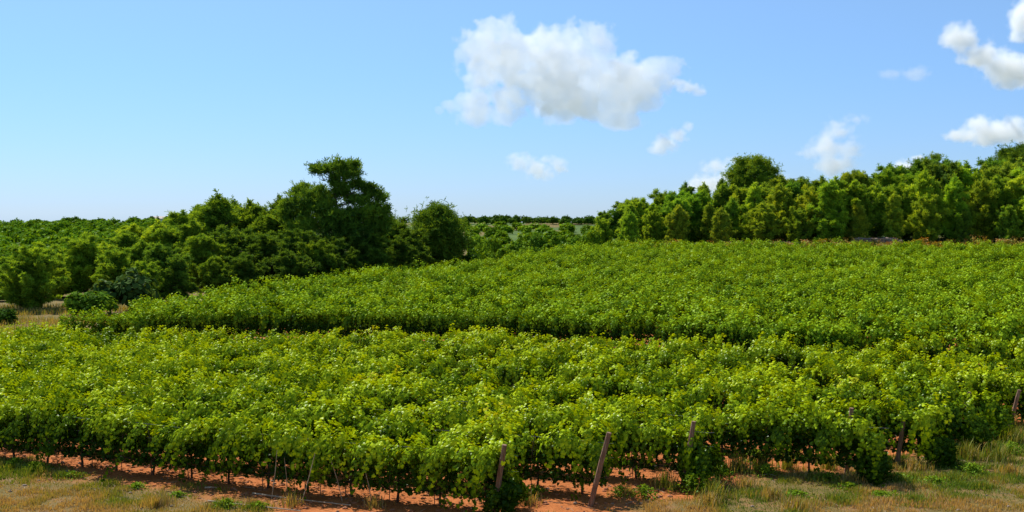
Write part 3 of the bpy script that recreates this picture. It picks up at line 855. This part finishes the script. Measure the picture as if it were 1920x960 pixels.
for ri in range(4):
    y = 318 + ri * 10; x = -.06 * y; j = 0
    while x < .085 * y:
        h = rp.uniform(2.0, 2.9); w = rp.uniform(1.5, 2.2); j += 1
        o = bpy.data.objects.new('olive_tree', SHF[rp.randrange(5)])
        yy = y + rp.uniform(-1, 1)
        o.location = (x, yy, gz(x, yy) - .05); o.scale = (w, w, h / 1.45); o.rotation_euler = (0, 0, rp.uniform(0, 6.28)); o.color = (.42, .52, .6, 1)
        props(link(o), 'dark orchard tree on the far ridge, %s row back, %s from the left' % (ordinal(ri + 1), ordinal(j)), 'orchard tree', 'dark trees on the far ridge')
        x += rp.uniform(3.0, 4.4)

for ri in range(10):
    y = 172 + ri * 11.0; x = -.055 * y; j = 0
    while x < .075 * y:
        yy = y + rp.uniform(-3, 3)
        if rp.random() < .86:
            j += 1; h = rp.uniform(1.6, 2.9); w = rp.uniform(1.5, 2.4)
            o = bpy.data.objects.new('shrub', SHF[rp.randrange(5)])
            o.location = (x, yy, gz(x, yy) - .05); o.scale = (w, w, h / 1.45); o.rotation_euler = (0, 0, rp.uniform(0, 6.28))
            cc = rp.uniform(.75, 1.2); o.color = (.95 * cc, 1.0 * cc, .65 * cc, 1)
            props(link(o), 'green bush on the slope below the far ridge, %s tier up, %s from the left' % (ordinal(ri + 1), ordinal(j)), 'shrub', 'bushes on the slope below the far ridge')
        x += rp.uniform(3.6, 5.2)

# ------------------------------------------------------------------ stone bank, far house
def stone_wall(name, px0, px1, topy, d, label):
    x0_ = (px0 - 960) / F * d; x1_ = (px1 - 960) / F * d
    b = MB(); xm = (x0_ + x1_) / 2; g0 = gz(xm, d)
    H = ztop(topy, d) - g0
    random.seed(int(px0))
    L_ = x1_ - x0_
    z = 0
    while z < H:
        x = -L_ / 2
        e = 1 - (z / H) ** 3 * .25
        while x < L_ / 2:
            r = random.uniform(.22, .42)
            if abs(x) < L_ / 2 * e:
                for yy in (0, .45, .9):
                    b.stone((x, yy + z * .15 + random.uniform(-.06, .06), z), r, (1.3, 1, .8))
            x += r * 1.5
        z += .28
    o = b.build(name, M_STONE); o.location = (xm, d, g0)
    props(o, label, 'stone wall'); return o
stone_wall('stone_wall', 1592, 1700, 449, 152.5, 'dry stone terrace wall between vines and the right wood')
stone_wall('low_stone_wall', 1432, 1500, 453, 153.2, 'low pale stone bank left of the bright bush')

# small white farmhouse on the skyline
hx, hd = (302 - 960) / F * 318, 318
house = empty('farmhouse', (hx, hd, gz(hx, hd) - .2), .15, .85)
props(house, 'small white farmhouse half hidden by dark trees on the left skyline', 'house')
def box(b, x0, x1, y0, y1, z0, z1):
    b.add([(x0, y0, z0), (x1, y0, z0), (x1, y1, z0), (x0, y1, z0), (x0, y0, z1), (x1, y0, z1), (x1, y1, z1), (x0, y1, z1)],
          [(3, 2, 1, 0), (4, 5, 6, 7), (0, 1, 5, 4), (1, 2, 6, 5), (2, 3, 7, 6), (3, 0, 4, 7)])
b = MB(); box(b, -2.4, 2.4, -2, 2, -.3, 2.7); b.build('wall', M_PLASTER, house)
b = MB(); b.add([(-2.7, -2.4, 2.65), (2.7, -2.4, 2.65), (2.7, 2.4, 2.65), (-2.7, 2.4, 2.65), (-2.7, 0, 3.4), (2.7, 0, 3.4)], [(0, 1, 5, 4), (2, 3, 4, 5), (0, 4, 3), (1, 2, 5), (3, 2, 1, 0)]); b.build('roof', M_TILE, house)
for u in (-1.4, 1.3):
    b = MB(); box(b, u - .35, u + .35, -2.05, -1.98, 1.0, 2.0); b.build('window', M_DARK, house)
for i, (px, top, d, w) in enumerate([(284, 401, 312, 16), (296, 403, 310, 10), (318, 402, 312, 16)]):
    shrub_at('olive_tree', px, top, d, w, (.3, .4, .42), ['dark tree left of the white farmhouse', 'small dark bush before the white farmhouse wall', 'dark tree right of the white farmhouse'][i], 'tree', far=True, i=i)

# ------------------------------------------------------------------ posts, wires, hose, stakes
GP = 'leaning wooden end posts of the vine rows'
posts = [(924, 962, 946, 834, 'leaning brown end post of the front row, half in leaves'), (1108, 948, 1143, 811, 'leaning brown end post of the second row'), (1283, 912, 1303, 790, 'bare leaning end post of the third row'),
         (1592, 888, 1600, 765, 'grey post top showing in the vine tops of the fourth row'), (1688, 867, 1699, 785, 'pale post standing in shade under the right vines'), (1812, 812, 1822, 735, 'grey end post sunk in the right-hand foliage'), (1898, 806, 1916, 731, 'brown end post nearest the right photo edge')]
endpos = []
for i, (bx, by, tx, ty, lab) in enumerate(posts):
    ta = math.atan((by - 480) / F) + PITCH
    d = CAMZ / math.tan(ta) - (.25 if i == 0 else 0)
    x = (bx - 960) / F * d; g0 = gz(x, d)
    tpt = at(tx, ty, d - .12)
    b = MB()
    v = Vector((tpt.x - x, tpt.y - d, tpt.z - g0))
    random.seed(i)
    n = 7
    b.tube([v * (k / (n - 1) * 1.12 - .12) + Vector((random.uniform(-.006, .006), random.uniform(-.006, .006), 0)) for k in range(n)], [.068, .066, .064, .063, .062, .060, .054], 10, .06)
    o = b.build('wooden_post', M_POST, smooth=False); o.location = (x, d, g0)
    props(o, lab, 'post', GP)
    endpos.append((Vector((x, d, g0)), v))

def row_pt(k, x, z): 
    y = rowy(k, x); return Vector((x, y, gz(x, y) + z))
WN = ['front', 'second', 'third', 'fourth', 'fifth', 'sixth']
for k in range(4):
    xl = -.46 * rowy(k, -14) - 1
    for j, z in enumerate((1.36, 1.0)):
        b = MB(); x = xl; pp = []
        while x < ENDX[k] - .1: pp.append(row_pt(k, x, z + .015 * math.sin(x * 1.7 + k))); x += 1.2
        pp.append(row_pt(k, ENDX[k], z))
        b.tube(pp, .0028, 4)
        props(b.build('trellis_wire', M_WIRE), '%s steel wire strung along the %s trellis row' % (['upper', 'lower'][j], WN[k]), 'wire', 'trellis wires')
    if k < 3:
        b = MB(); x = xl; pp = []
        while x < ENDX[k] - .1:
            pp.append(row_pt(k, x, .34 + .05 * math.sin(x * 2.9 + k) + .02 * math.sin(x * 7))); x += .45
        b.tube(pp, .015, 5)
        props(b.build('drip_hose', M_HOSE), 'black drip hose hung low along the %s vine row' % WN[k], 'hose', 'drip hoses')
# steel stakes of the front rows
GK = 'thin steel stakes of the vine rows'
for k, step in ((0, 1.0), (1, 3.0), (2, 3.9)):
    x = ENDX[k] - 2.0; j = 0
    while x > -.45 * rowy(k, x):
        j += 1
        random.seed(900 + j + 50 * k)
        y = rowy(k, x) - .05
        b = MB(); h = random.uniform(1.15, 1.5)
        b.tube([(0, 0, -.1), (random.uniform(-.05, .05), 0, h * .5), (random.uniform(-.12, .12), random.uniform(-.05, .05), h)], .011, 6)
        o = b.build('vine_stake', M_METAL); o.location = (x, y, gz(x, y))
        props(o, 'thin rusty stake in the %s vine row, %s from the row end post' % (WN[k], ordinal(j)), 'stake', GK)
        x -= step * random.uniform(.8, 1.2)
# grey metal intermediate post in the front row, thicker
# canes standing and lying at the front row around the gap
GC = 'dry canes at the foot of the front row'
canes = [((505, 935), (517, 838)), ((535, 930), (530, 858)), ((560, 945), (588, 850)), ((597, 925), (600, 862)), ((640, 940), (617, 860)), ((695, 945), (680, 872))]
def gp(px, py, z=0.0):
    d = (CAMZ - z) / math.tan(math.atan((py - 480) / F) + PITCH)
    return Vector(((px - 960) / F * d, d, gz((px - 960) / F * d, d) + z))
for i, (a_, c_) in enumerate(canes):
    p0 = gp(*a_); p1 = at(c_[0], c_[1], p0.y + .1)
    b = MB(); b.tube([(0, 0, -.05), (p1 - p0) * .5 + Vector((.02, 0, 0)), (p1 - p0)], [.011, .010, .007], 6)
    o = b.build('cane', M_CANE); o.location = p0
    props(o, 'dry upright cane by the front row, %s from the left' % ordinal(i + 1), 'cane', GC)
for i, (a_, m_, c_) in enumerate([((385, 938), (500, 952), (560, 958)), ((470, 925), (545, 935), (655, 947)), ((380, 914), (392, 913), (402, 914))]):
    p0 = gp(*a_, .03); b = MB(); b.tube([(0, 0, 0), gp(*m_, .06) - p0, gp(*c_, .03) - p0], [.022, .02, .014], 6, .1)
    o = b.build('fallen_cane', M_CANE); o.location = p0
    props(o, ['long pale cane lying lowest at the verge edge', 'pale cane lying on red soil under the front row', 'short broken pale stick at the verge edge'][i], 'cane', GC)

# ------------------------------------------------------------------ grass, weeds, stones
def grass(name, P, h, tint, label, lean=.45, w=.006, seed=1):
    r = np.random.default_rng(seed); n = len(P)
    a = r.uniform(0, 2 * np.pi, n); side = np.stack([np.cos(a), np.sin(a), np.zeros(n)], 1)
    ld = np.stack([np.cos(a + 1.57), np.sin(a + 1.57), np.zeros(n)], 1) * (r.uniform(.05, 1, n) * lean * h)[:, None]
    ww = (w * r.uniform(.7, 1.5, n))[:, None]
    up = np.stack([0 * h, 0 * h, h], 1)
    V = np.stack([P - side * ww, P + side * ww, P + up * .6 + ld * .45 + side * ww * .8, P + up * .6 + ld * .45 - side * ww * .8, P + up + ld * 1.2], 1).reshape(-1, 3)
    b_ = (np.arange(n) * 5)[:, None]
    me = npmesh(name, V, [b_ + np.array([[0, 1, 2, 3]]), b_ + np.array([[3, 2, 4]])], M_GRASS, np.repeat(tint, 5))
    return props(link(bpy.data.objects.new(name, me)), label, None, None, 'stuff')
r = np.random.default_rng(9)
n = 540000
Yg = r.uniform(22.5, 36, n); Xg = r.uniform(-19, 24, n)
k1 = np.abs(Xg) < .47 * Yg + 6
sw = soil_weight(Xg, Yg); cl = fbm(Xg / .55 + 9, Yg / .55, 3); gr = fbm(Xg / 1.9 + 70, Yg / 1.9 + 3, 3)
keep = k1 & (r.random(n) < (1 - sw) * np.clip((cl - .36) * 5, .35, 1))
Xg, Yg, cl, gr = Xg[keep], Yg[keep], cl[keep], gr[keep]
Pg = np.stack([Xg, Yg, ground(Xg, Yg)], 1)
hh = r.uniform(.03, .09, len(Xg)) * (.6 + 1.3 * np.clip((cl - .4) * 3, 0, 1))
tt = np.clip(.50 - (gr - .5) * 2.6 + r.normal(size=len(Xg)) * .16, 0, 1)
grass('verge_grass', Pg, hh, tt, 'mixed green and straw coloured grass on the verge', w=.007)
print('grass', len(Xg))
# tall straw weeds at right among the row ends, and sparse ones elsewhere
def weed_patch(name, patches, label, seed, green=.5, hmin=.25, hmax=.6, per=260):
    r = np.random.default_rng(seed); Ps = []; hs = []
    for (px, py, rad, mul) in patches:
        c = gp(px, py)
        m_ = int(per * mul)
        a = r.uniform(0, 6.28, m_); q = np.abs(r.normal(size=m_)) * rad * .55
        Ps.append(np.stack([c.x + np.cos(a) * q, c.y + np.sin(a) * q, 0 * a], 1)); hs.append(r.uniform(hmin, hmax, m_) * np.exp(-(q / rad) ** 2 * .5))
    P = np.concatenate(Ps); P[:, 2] = ground(P[:, 0], P[:, 1]); h = np.concatenate(hs)
    return grass(name, P, h, np.clip(green + r.normal(size=len(P)) * .2, 0, 1), label, lean=.6, w=.008, seed=seed)
weed_patch('tall_weeds', [(1330, 880, .5, 1), (1385, 885, .6, 1.6), (1430, 880, .5, 1), (1480, 880, .4, .7), (1740, 850, .6, 1.5), (1790, 840, .8, 2.5), (1840, 820, .9, 3), (1880, 800, .9, 3), (1915, 830, .8, 2.5), (1820, 860, .7, 1.6), (1880, 865, .6, 1.5), (1640, 850, .4, .6), (1250, 915, .5, .9), (1345, 935, .7, 1.2), (1560, 880, .4, .7)],
           'tall yellow-green weeds between the ends of the vine rows', 31, .40, .15, .62, 210)
weed_patch('dry_weeds', [(290, 948, .5, 1), (1330, 945, .6, 1), (1450, 935, .6, 1), (1400, 915, .5, .8), (1720, 880, .6, 1), (1600, 905, .5, .7), (1900, 890, .6, 1), (880, 925, .4, .5), (990, 945, .4, .6), (540, 948, .4, .5), (700, 950, .4, .4), (1180, 930, .5, .7), (1500, 955, .6, 1)],
           'dry straw coloured weeds scattered at the vineyard edge', 32, .75, .12, .38, 260)
weed_patch('green_weeds', [(20, 880, .6, 1), (60, 885, .6, 1), (105, 895, .5, .7), (410, 952, .5, .8), (470, 955, .4, .7), (1540, 900, .6, 1), (1620, 895, .6, 1), (1700, 905, .7, 1.2), (1800, 900, .7, 1), (1580, 940, .8, 1.4), (1720, 940, .9, 1.6), (1850, 915, .6, 1)],
           'low green weeds on the verge in front of the vines', 33, .2, .08, .22, 420)
def leafy(name, patches, label, seed, mat, per=260):
    r = np.random.default_rng(seed); Ps = []; Ts = []
    for (px, py, rad, hgt) in patches:
        c = gp(px, py); m_ = int(per * rad / .5)
        a = r.uniform(0, 6.28, m_); q = np.abs(r.normal(size=m_)) * rad * .5
        z = r.uniform(.02, 1, m_) ** .8 * hgt * np.exp(-(q / rad) ** 2)
        x = c.x + np.cos(a) * q; y = c.y + np.sin(a) * q
        Ps.append(np.stack([x, y, ground(x, y) + z], 1)); Ts.append(.35 + .4 * z / hgt + r.normal(size=m_) * .12)
    P = np.concatenate(Ps); T = np.clip(np.concatenate(Ts), 0, 1); n = len(P)
    M = frames(r.normal(size=(n, 3)) * .6 + np.array([0, 0, .9]), r.normal(size=(n, 3)))
    V, Fc, T = scatter(PL, PLF, P, M, r.uniform(.03, .075, n), T)
    return props(link(bpy.data.objects.new(name, npmesh(name, V, Fc, mat, T))), label, None, None, 'stuff')
leafy('leafy_weeds', [(1440, 890, .5, .3), (1480, 835, .5, .6), (1580, 870, .4, .35), (1700, 800, .5, .7), (1770, 770, .6, .8), (1810, 830, .6, .6), (1850, 760, .6, .7), (1890, 790, .6, .6), (1300, 925, .5, .5), (1330, 915, .4, .45), (1600, 915, .4, .15), (1760, 905, .5, .15), (1660, 930, .5, .12), (1500, 930, .4, .12), (250, 915, .35, .15), (330, 930, .3, .12), (1210, 935, .45, .35), (1165, 930, .3, .25), (1420, 870, .5, .45), (1500, 860, .5, .4), (1740, 820, .6, .6), (1790, 800, .7, .8), (1830, 780, .7, .8), (1760, 860, .5, .4), (1870, 810, .6, .5), (1640, 835, .5, .4), (1900, 850, .5, .35), (1350, 900, .5, .4), (60, 880, .5, .2), (20, 875, .4, .25), (130, 895, .4, .15), (420, 950, .4, .2), (480, 955, .35, .18), (1000, 930, .4, .3), (1560, 900, .5, .2), (1690, 900, .5, .2), (1830, 890, .5, .3)],
      'bright leafy green weeds growing round the row ends', 61, M_SHRUB, 420)
# dry tall grass by the lane on the left
r = np.random.default_rng(12); n = 22000
Xd = r.uniform(-38, -18, n); Yd = r.uniform(58, 86, n)
kk = (Xd < xb(Yd) - .8) & (fbm(Xd / 2, Yd / 2, 3) > .42)
Xd, Yd = Xd[kk], Yd[kk]
grass('dry_meadow_grass', np.stack([Xd, Yd, ground(Xd, Yd)], 1), r.uniform(.12, .45, len(Xd)), np.clip(.62 + r.normal(size=len(Xd)) * .2, 0, 1), 'tall dry yellow grass beside the left wood', lean=.7, w=.016, seed=4)
# stones
b = MB(); random.seed(44)
for i in range(900):
    x = random.uniform(-15, 17); y = random.uniform(23, 36)
    if random.random() < .55 + .4 * (fbm(x / 2, y / 2, 2) < .45): 
        pass
    s_ = random.choice([.012, .018, .025, .035, .05])
    b.stone((x, y, gz(x, y) + s_ * .2), s_, (1.2, 1, .7))
props(b.build('gravel', M_STONE), 'small pale stones scattered over the red soil', None, None, 'stuff')

M_CLOD = noise_mat('soil_clod', [(0.3, (0.20, 0.07, 0.03)), (0.7, (0.42, 0.18, 0.09))], 6, 0.95, 0.6)
b = MB(); random.seed(45)
for i in range(3800):
    y = random.uniform(24, 38); x = random.uniform(-.46 * y, 12)
    if soil_weight(x, y) < .45: continue
    s_ = random.choice([.012, .018, .025, .035, .05, .06])
    b.stone((x, y, gz(x, y) + s_ * .1), s_, (1.3, 1.1, .7))
props(b.build('soil_clods', M_CLOD), 'crumbled red soil clods under the vines', None, None, 'stuff')
b = MB()
for i in range(500):
    y = random.uniform(24, 36); x = random.uniform(-.46 * y, 14); a = random.uniform(0, 3.14); L_ = random.uniform(.08, .4)
    z = gz(x, y) + .02
    b.tube([(x, y, z), (x + math.cos(a) * L_ * .5, y + math.sin(a) * L_ * .5, z + random.uniform(0, .05)), (x + math.cos(a + .3) * L_, y + math.sin(a + .3) * L_, z + random.uniform(0, .04))], .005, 4)
props(b.build('prunings', M_CANE), 'thin dry vine prunings littering the ground', None, None, 'stuff')

# ------------------------------------------------------------------ clouds
def cloud_material(dens):
    m, t, out = newmat('cloud')
    pv = t.nodes.new('ShaderNodeVolumePrincipled')
    pv.inputs['Color'].default_value = (1, 1, 1, 1)
    pv.inputs['Density'].default_value = dens
    pv.inputs['Anisotropy'].default_value = 0.0
    t.links.new(pv.outputs[0], out.inputs['Volume'])
    return m
M_CLOUD = cloud_material(1.0)
CD = 1600.0
KC = CD / F
def cloud(name, blobs, label, dens=.06, amp=.5, scale=.02, vox=3.0, seed=0.0, soft=.25, deep=1.0, thr=0.0):
    """blobs in photo pixels: (px, py, rx, rz)"""
    cx = sum(b_[0] for b_ in blobs) / len(blobs); cyy = sum(b_[1] for b_ in blobs) / len(blobs)
    org = at(cx, cyy, CD)
    B = []
    for i, q in enumerate(blobs):
        p = at(q[0], q[1], CD) - org
        dy = q[4] * KC if len(q) > 4 else 0
        B.append(((p.x, dy, p.z), (q[2] * KC, (q[2] + q[3]) / 2 * KC * deep, q[3] * KC)))
    lo = [min(c[i] - r_[i] * 1.25 for c, r_ in B) for i in range(3)]
    hi = [max(c[i] + r_[i] * 1.25 for c, r_ in B) for i in range(3)]
    me = bpy.data.meshes.new(name); o = link(bpy.data.objects.new(name, me)); o.location = org
    ng = bpy.data.node_groups.new(name, 'GeometryNodeTree')
    ng.interface.new_socket('Geometry', in_out='INPUT', socket_type='NodeSocketGeometry')
    ng.interface.new_socket('Geometry', in_out='OUTPUT', socket_type='NodeSocketGeometry')
    N, Lk = ng.nodes, ng.links
    gi = N.new('NodeGroupInput'); go = N.new('NodeGroupOutput')
    pos = N.new('GeometryNodeInputPosition').outputs[0]
    cur = None
    def mth(op, a, b_=None, c_=None):
        n = N.new('ShaderNodeMath'); n.operation = op
        for i, v in enumerate((a, b_, c_)):
            if v is None: continue
            if isinstance(v, (int, float)): n.inputs[i].default_value = v
            else: Lk.new(v, n.inputs[i])
        return n.outputs[0]
    for c, r_ in B:
        s = N.new('ShaderNodeVectorMath'); s.operation = 'SUBTRACT'; Lk.new(pos, s.inputs[0]); s.inputs[1].default_value = c
        dv = N.new('ShaderNodeVectorMath'); dv.operation = 'DIVIDE'; Lk.new(s.outputs[0], dv.inputs[0]); dv.inputs[1].default_value = r_
        ln = N.new('ShaderNodeVectorMath'); ln.operation = 'LENGTH'; Lk.new(dv.outputs[0], ln.inputs[0])
        v = mth('SUBTRACT', 1.0, ln.outputs['Value'])
        cur = v if cur is None else mth('SMOOTH_MAX', cur, v, .25)
    nzs = []
    for sc, det, w_ in ((scale, 2.0, 0), (scale * 4, 5.0, 1)):
        t_ = N.new('ShaderNodeTexNoise'); t_.noise_dimensions = '3D'
        ad = N.new('ShaderNodeVectorMath'); ad.operation = 'ADD'; Lk.new(pos, ad.inputs[0]); ad.inputs[1].default_value = (seed * 131, seed * 57, seed * 91)
        Lk.new(ad.outputs[0], t_.inputs['Vector'])
        t_.inputs['Scale'].default_value = sc; t_.inputs['Detail'].default_value = det; t_.inputs['Roughness'].default_value = .6
        nzs.append(mth('SUBTRACT', t_.outputs[0], .5))
    f = mth('MULTIPLY_ADD', nzs[0], amp * 2.0, cur)
    f = mth('MULTIPLY_ADD', nzs[1], amp * 1.7, f)
    mr = N.new('ShaderNodeMapRange'); mr.interpolation_type = 'SMOOTHSTEP'; Lk.new(f, mr.inputs[0])
    mr.inputs[1].default_value = thr; mr.inputs[2].default_value = thr + soft; mr.inputs[3].default_value = 0; mr.inputs[4].default_value = dens
    vc = N.new('GeometryNodeVolumeCube')
    Lk.new(mr.outputs[0], vc.inputs['Density'])
    vc.inputs['Min'].default_value = lo; vc.inputs['Max'].default_value = hi
    for i, ax in enumerate('XYZ'):
        vc.inputs['Resolution ' + ax].default_value = max(12, int((hi[i] - lo[i]) / vox))
    sm = N.new('GeometryNodeSetMaterial'); sm.inputs['Material'].default_value = M_CLOUD
    Lk.new(vc.outputs[0], sm.inputs[0]); Lk.new(sm.outputs[0], go.inputs[0])
    md = o.modifiers.new('cloud', 'NODES'); md.node_group = ng
    me.materials.append(M_CLOUD)
    props(o, label, 'cloud', 'fair weather clouds', 'stuff')
    return o
cloud('cloud', [(910, 90, 60, 60), (945, 60, 50, 42), (900, 125, 50, 60), (980, 110, 90, 70), (1050, 130, 110, 80), (1110, 95, 55, 48), (1070, 90, 50, 40), (1150, 150, 80, 65), (1200, 160, 60, 55), (1240, 140, 40, 25), (1060, 185, 110, 50), (960, 185, 70, 40), (890, 190, 50, 25), (1150, 200, 70, 35), (1010, 150, 100, 70), (1215, 195, 40, 22), (1235, 126, 46, 24), (900, 208, 46, 28), (1112, 74, 40, 38), (1160, 222, 60, 24), (950, 215, 40, 22), (870, 100, 26, 30), (845, 195, 26, 10), (822, 205, 12, 10)],
      'large bright cumulus cloud high in the middle of the sky', dens=.034, amp=.72, scale=.014, vox=1.8, seed=1, soft=.20, thr=.10, deep=.55)
cloud('cloud', [(1290, 165, 30, 14), (1305, 172, 16, 10), (1270, 155, 18, 8)], 'small cloud scrap just right of the large cloud', dens=.045, amp=.8, scale=.03, vox=1.5, seed=2, soft=.5, thr=.05)
cloud('cloud', [(1245, 272, 34, 22), (1270, 255, 26, 18), (1290, 238, 14, 10), (1225, 280, 16, 12)], 'small thin cloud below the right end of the large cloud', dens=.04, amp=.8, scale=.03, vox=1.5, seed=3, soft=.6, thr=.05)
cloud('cloud', [(1010, 320, 38, 22), (1045, 308, 24, 20), (975, 308, 28, 20), (1025, 300, 20, 10), (965, 296, 14, 10)], 'small faint cloud low in the middle of the sky', dens=.038, amp=.8, scale=.03, vox=1.5, seed=4, soft=.6, thr=.05)
cloud('cloud', [(1545, 275, 40, 34), (1575, 245, 44, 28), (1600, 225, 34, 14), (1520, 290, 26, 14), (1560, 310, 50, 22), (1590, 280, 30, 24), (1500, 288, 20, 8)], 'ragged thin cloud standing above the right wood', dens=.034, amp=.9, scale=.022, vox=1.8, seed=5, soft=.7, thr=.05)
cloud('cloud', [(1345, 312, 34, 22), (1375, 300, 26, 12), (1330, 345, 50, 22), (1360, 335, 40, 26), (1440, 345, 50, 18), (1300, 352, 34, 12)], 'white cloud low behind the tall round-topped pine', dens=.04, amp=.8, scale=.025, vox=1.8, seed=6, soft=.5, thr=.05)
cloud('cloud', [(1700, 318, 30, 20), (1720, 300, 18, 12), (1680, 330, 36, 16)], 'bright small cloud peeking over the right wood', dens=.06, amp=.7, scale=.03, vox=1.6, seed=7, soft=.4, thr=.05)
cloud('cloud', [(1835, 235, 30, 26), (1800, 256, 32, 14), (1880, 250, 50, 26), (1850, 255, 44, 24), (1900, 235, 26, 24), (1920, 260, 30, 18)], 'white cloud at the right photo edge, above the tallest trees', dens=.045, amp=.85, scale=.024, vox=1.8, seed=8, soft=.5, thr=.05)
cloud('cloud', [(1800, 75, 40, 30), (1775, 72, 20, 16), (1840, 105, 54, 34), (1890, 130, 60, 38), (1930, 140, 50, 34), (1812, 52, 16, 12)], 'long slanting white cloud near the upper right corner', dens=.05, amp=.85, scale=.02, vox=2.0, seed=9, soft=.45, thr=.05)
cloud('cloud', [(1910, 40, 28, 32), (1935, 25, 40, 40), (1905, 70, 24, 16)], 'bright cloud cut by the upper right corner', dens=.06, amp=.7, scale=.024, vox=2.0, seed=10, soft=.4, thr=.05)
cloud('cloud', [(1712, 138, 32, 16), (1665, 140, 24, 12)], 'very faint small cloud left of the slanting cloud', dens=.018, amp=.8, scale=.03, vox=1.6, seed=11, soft=.7, thr=.05)
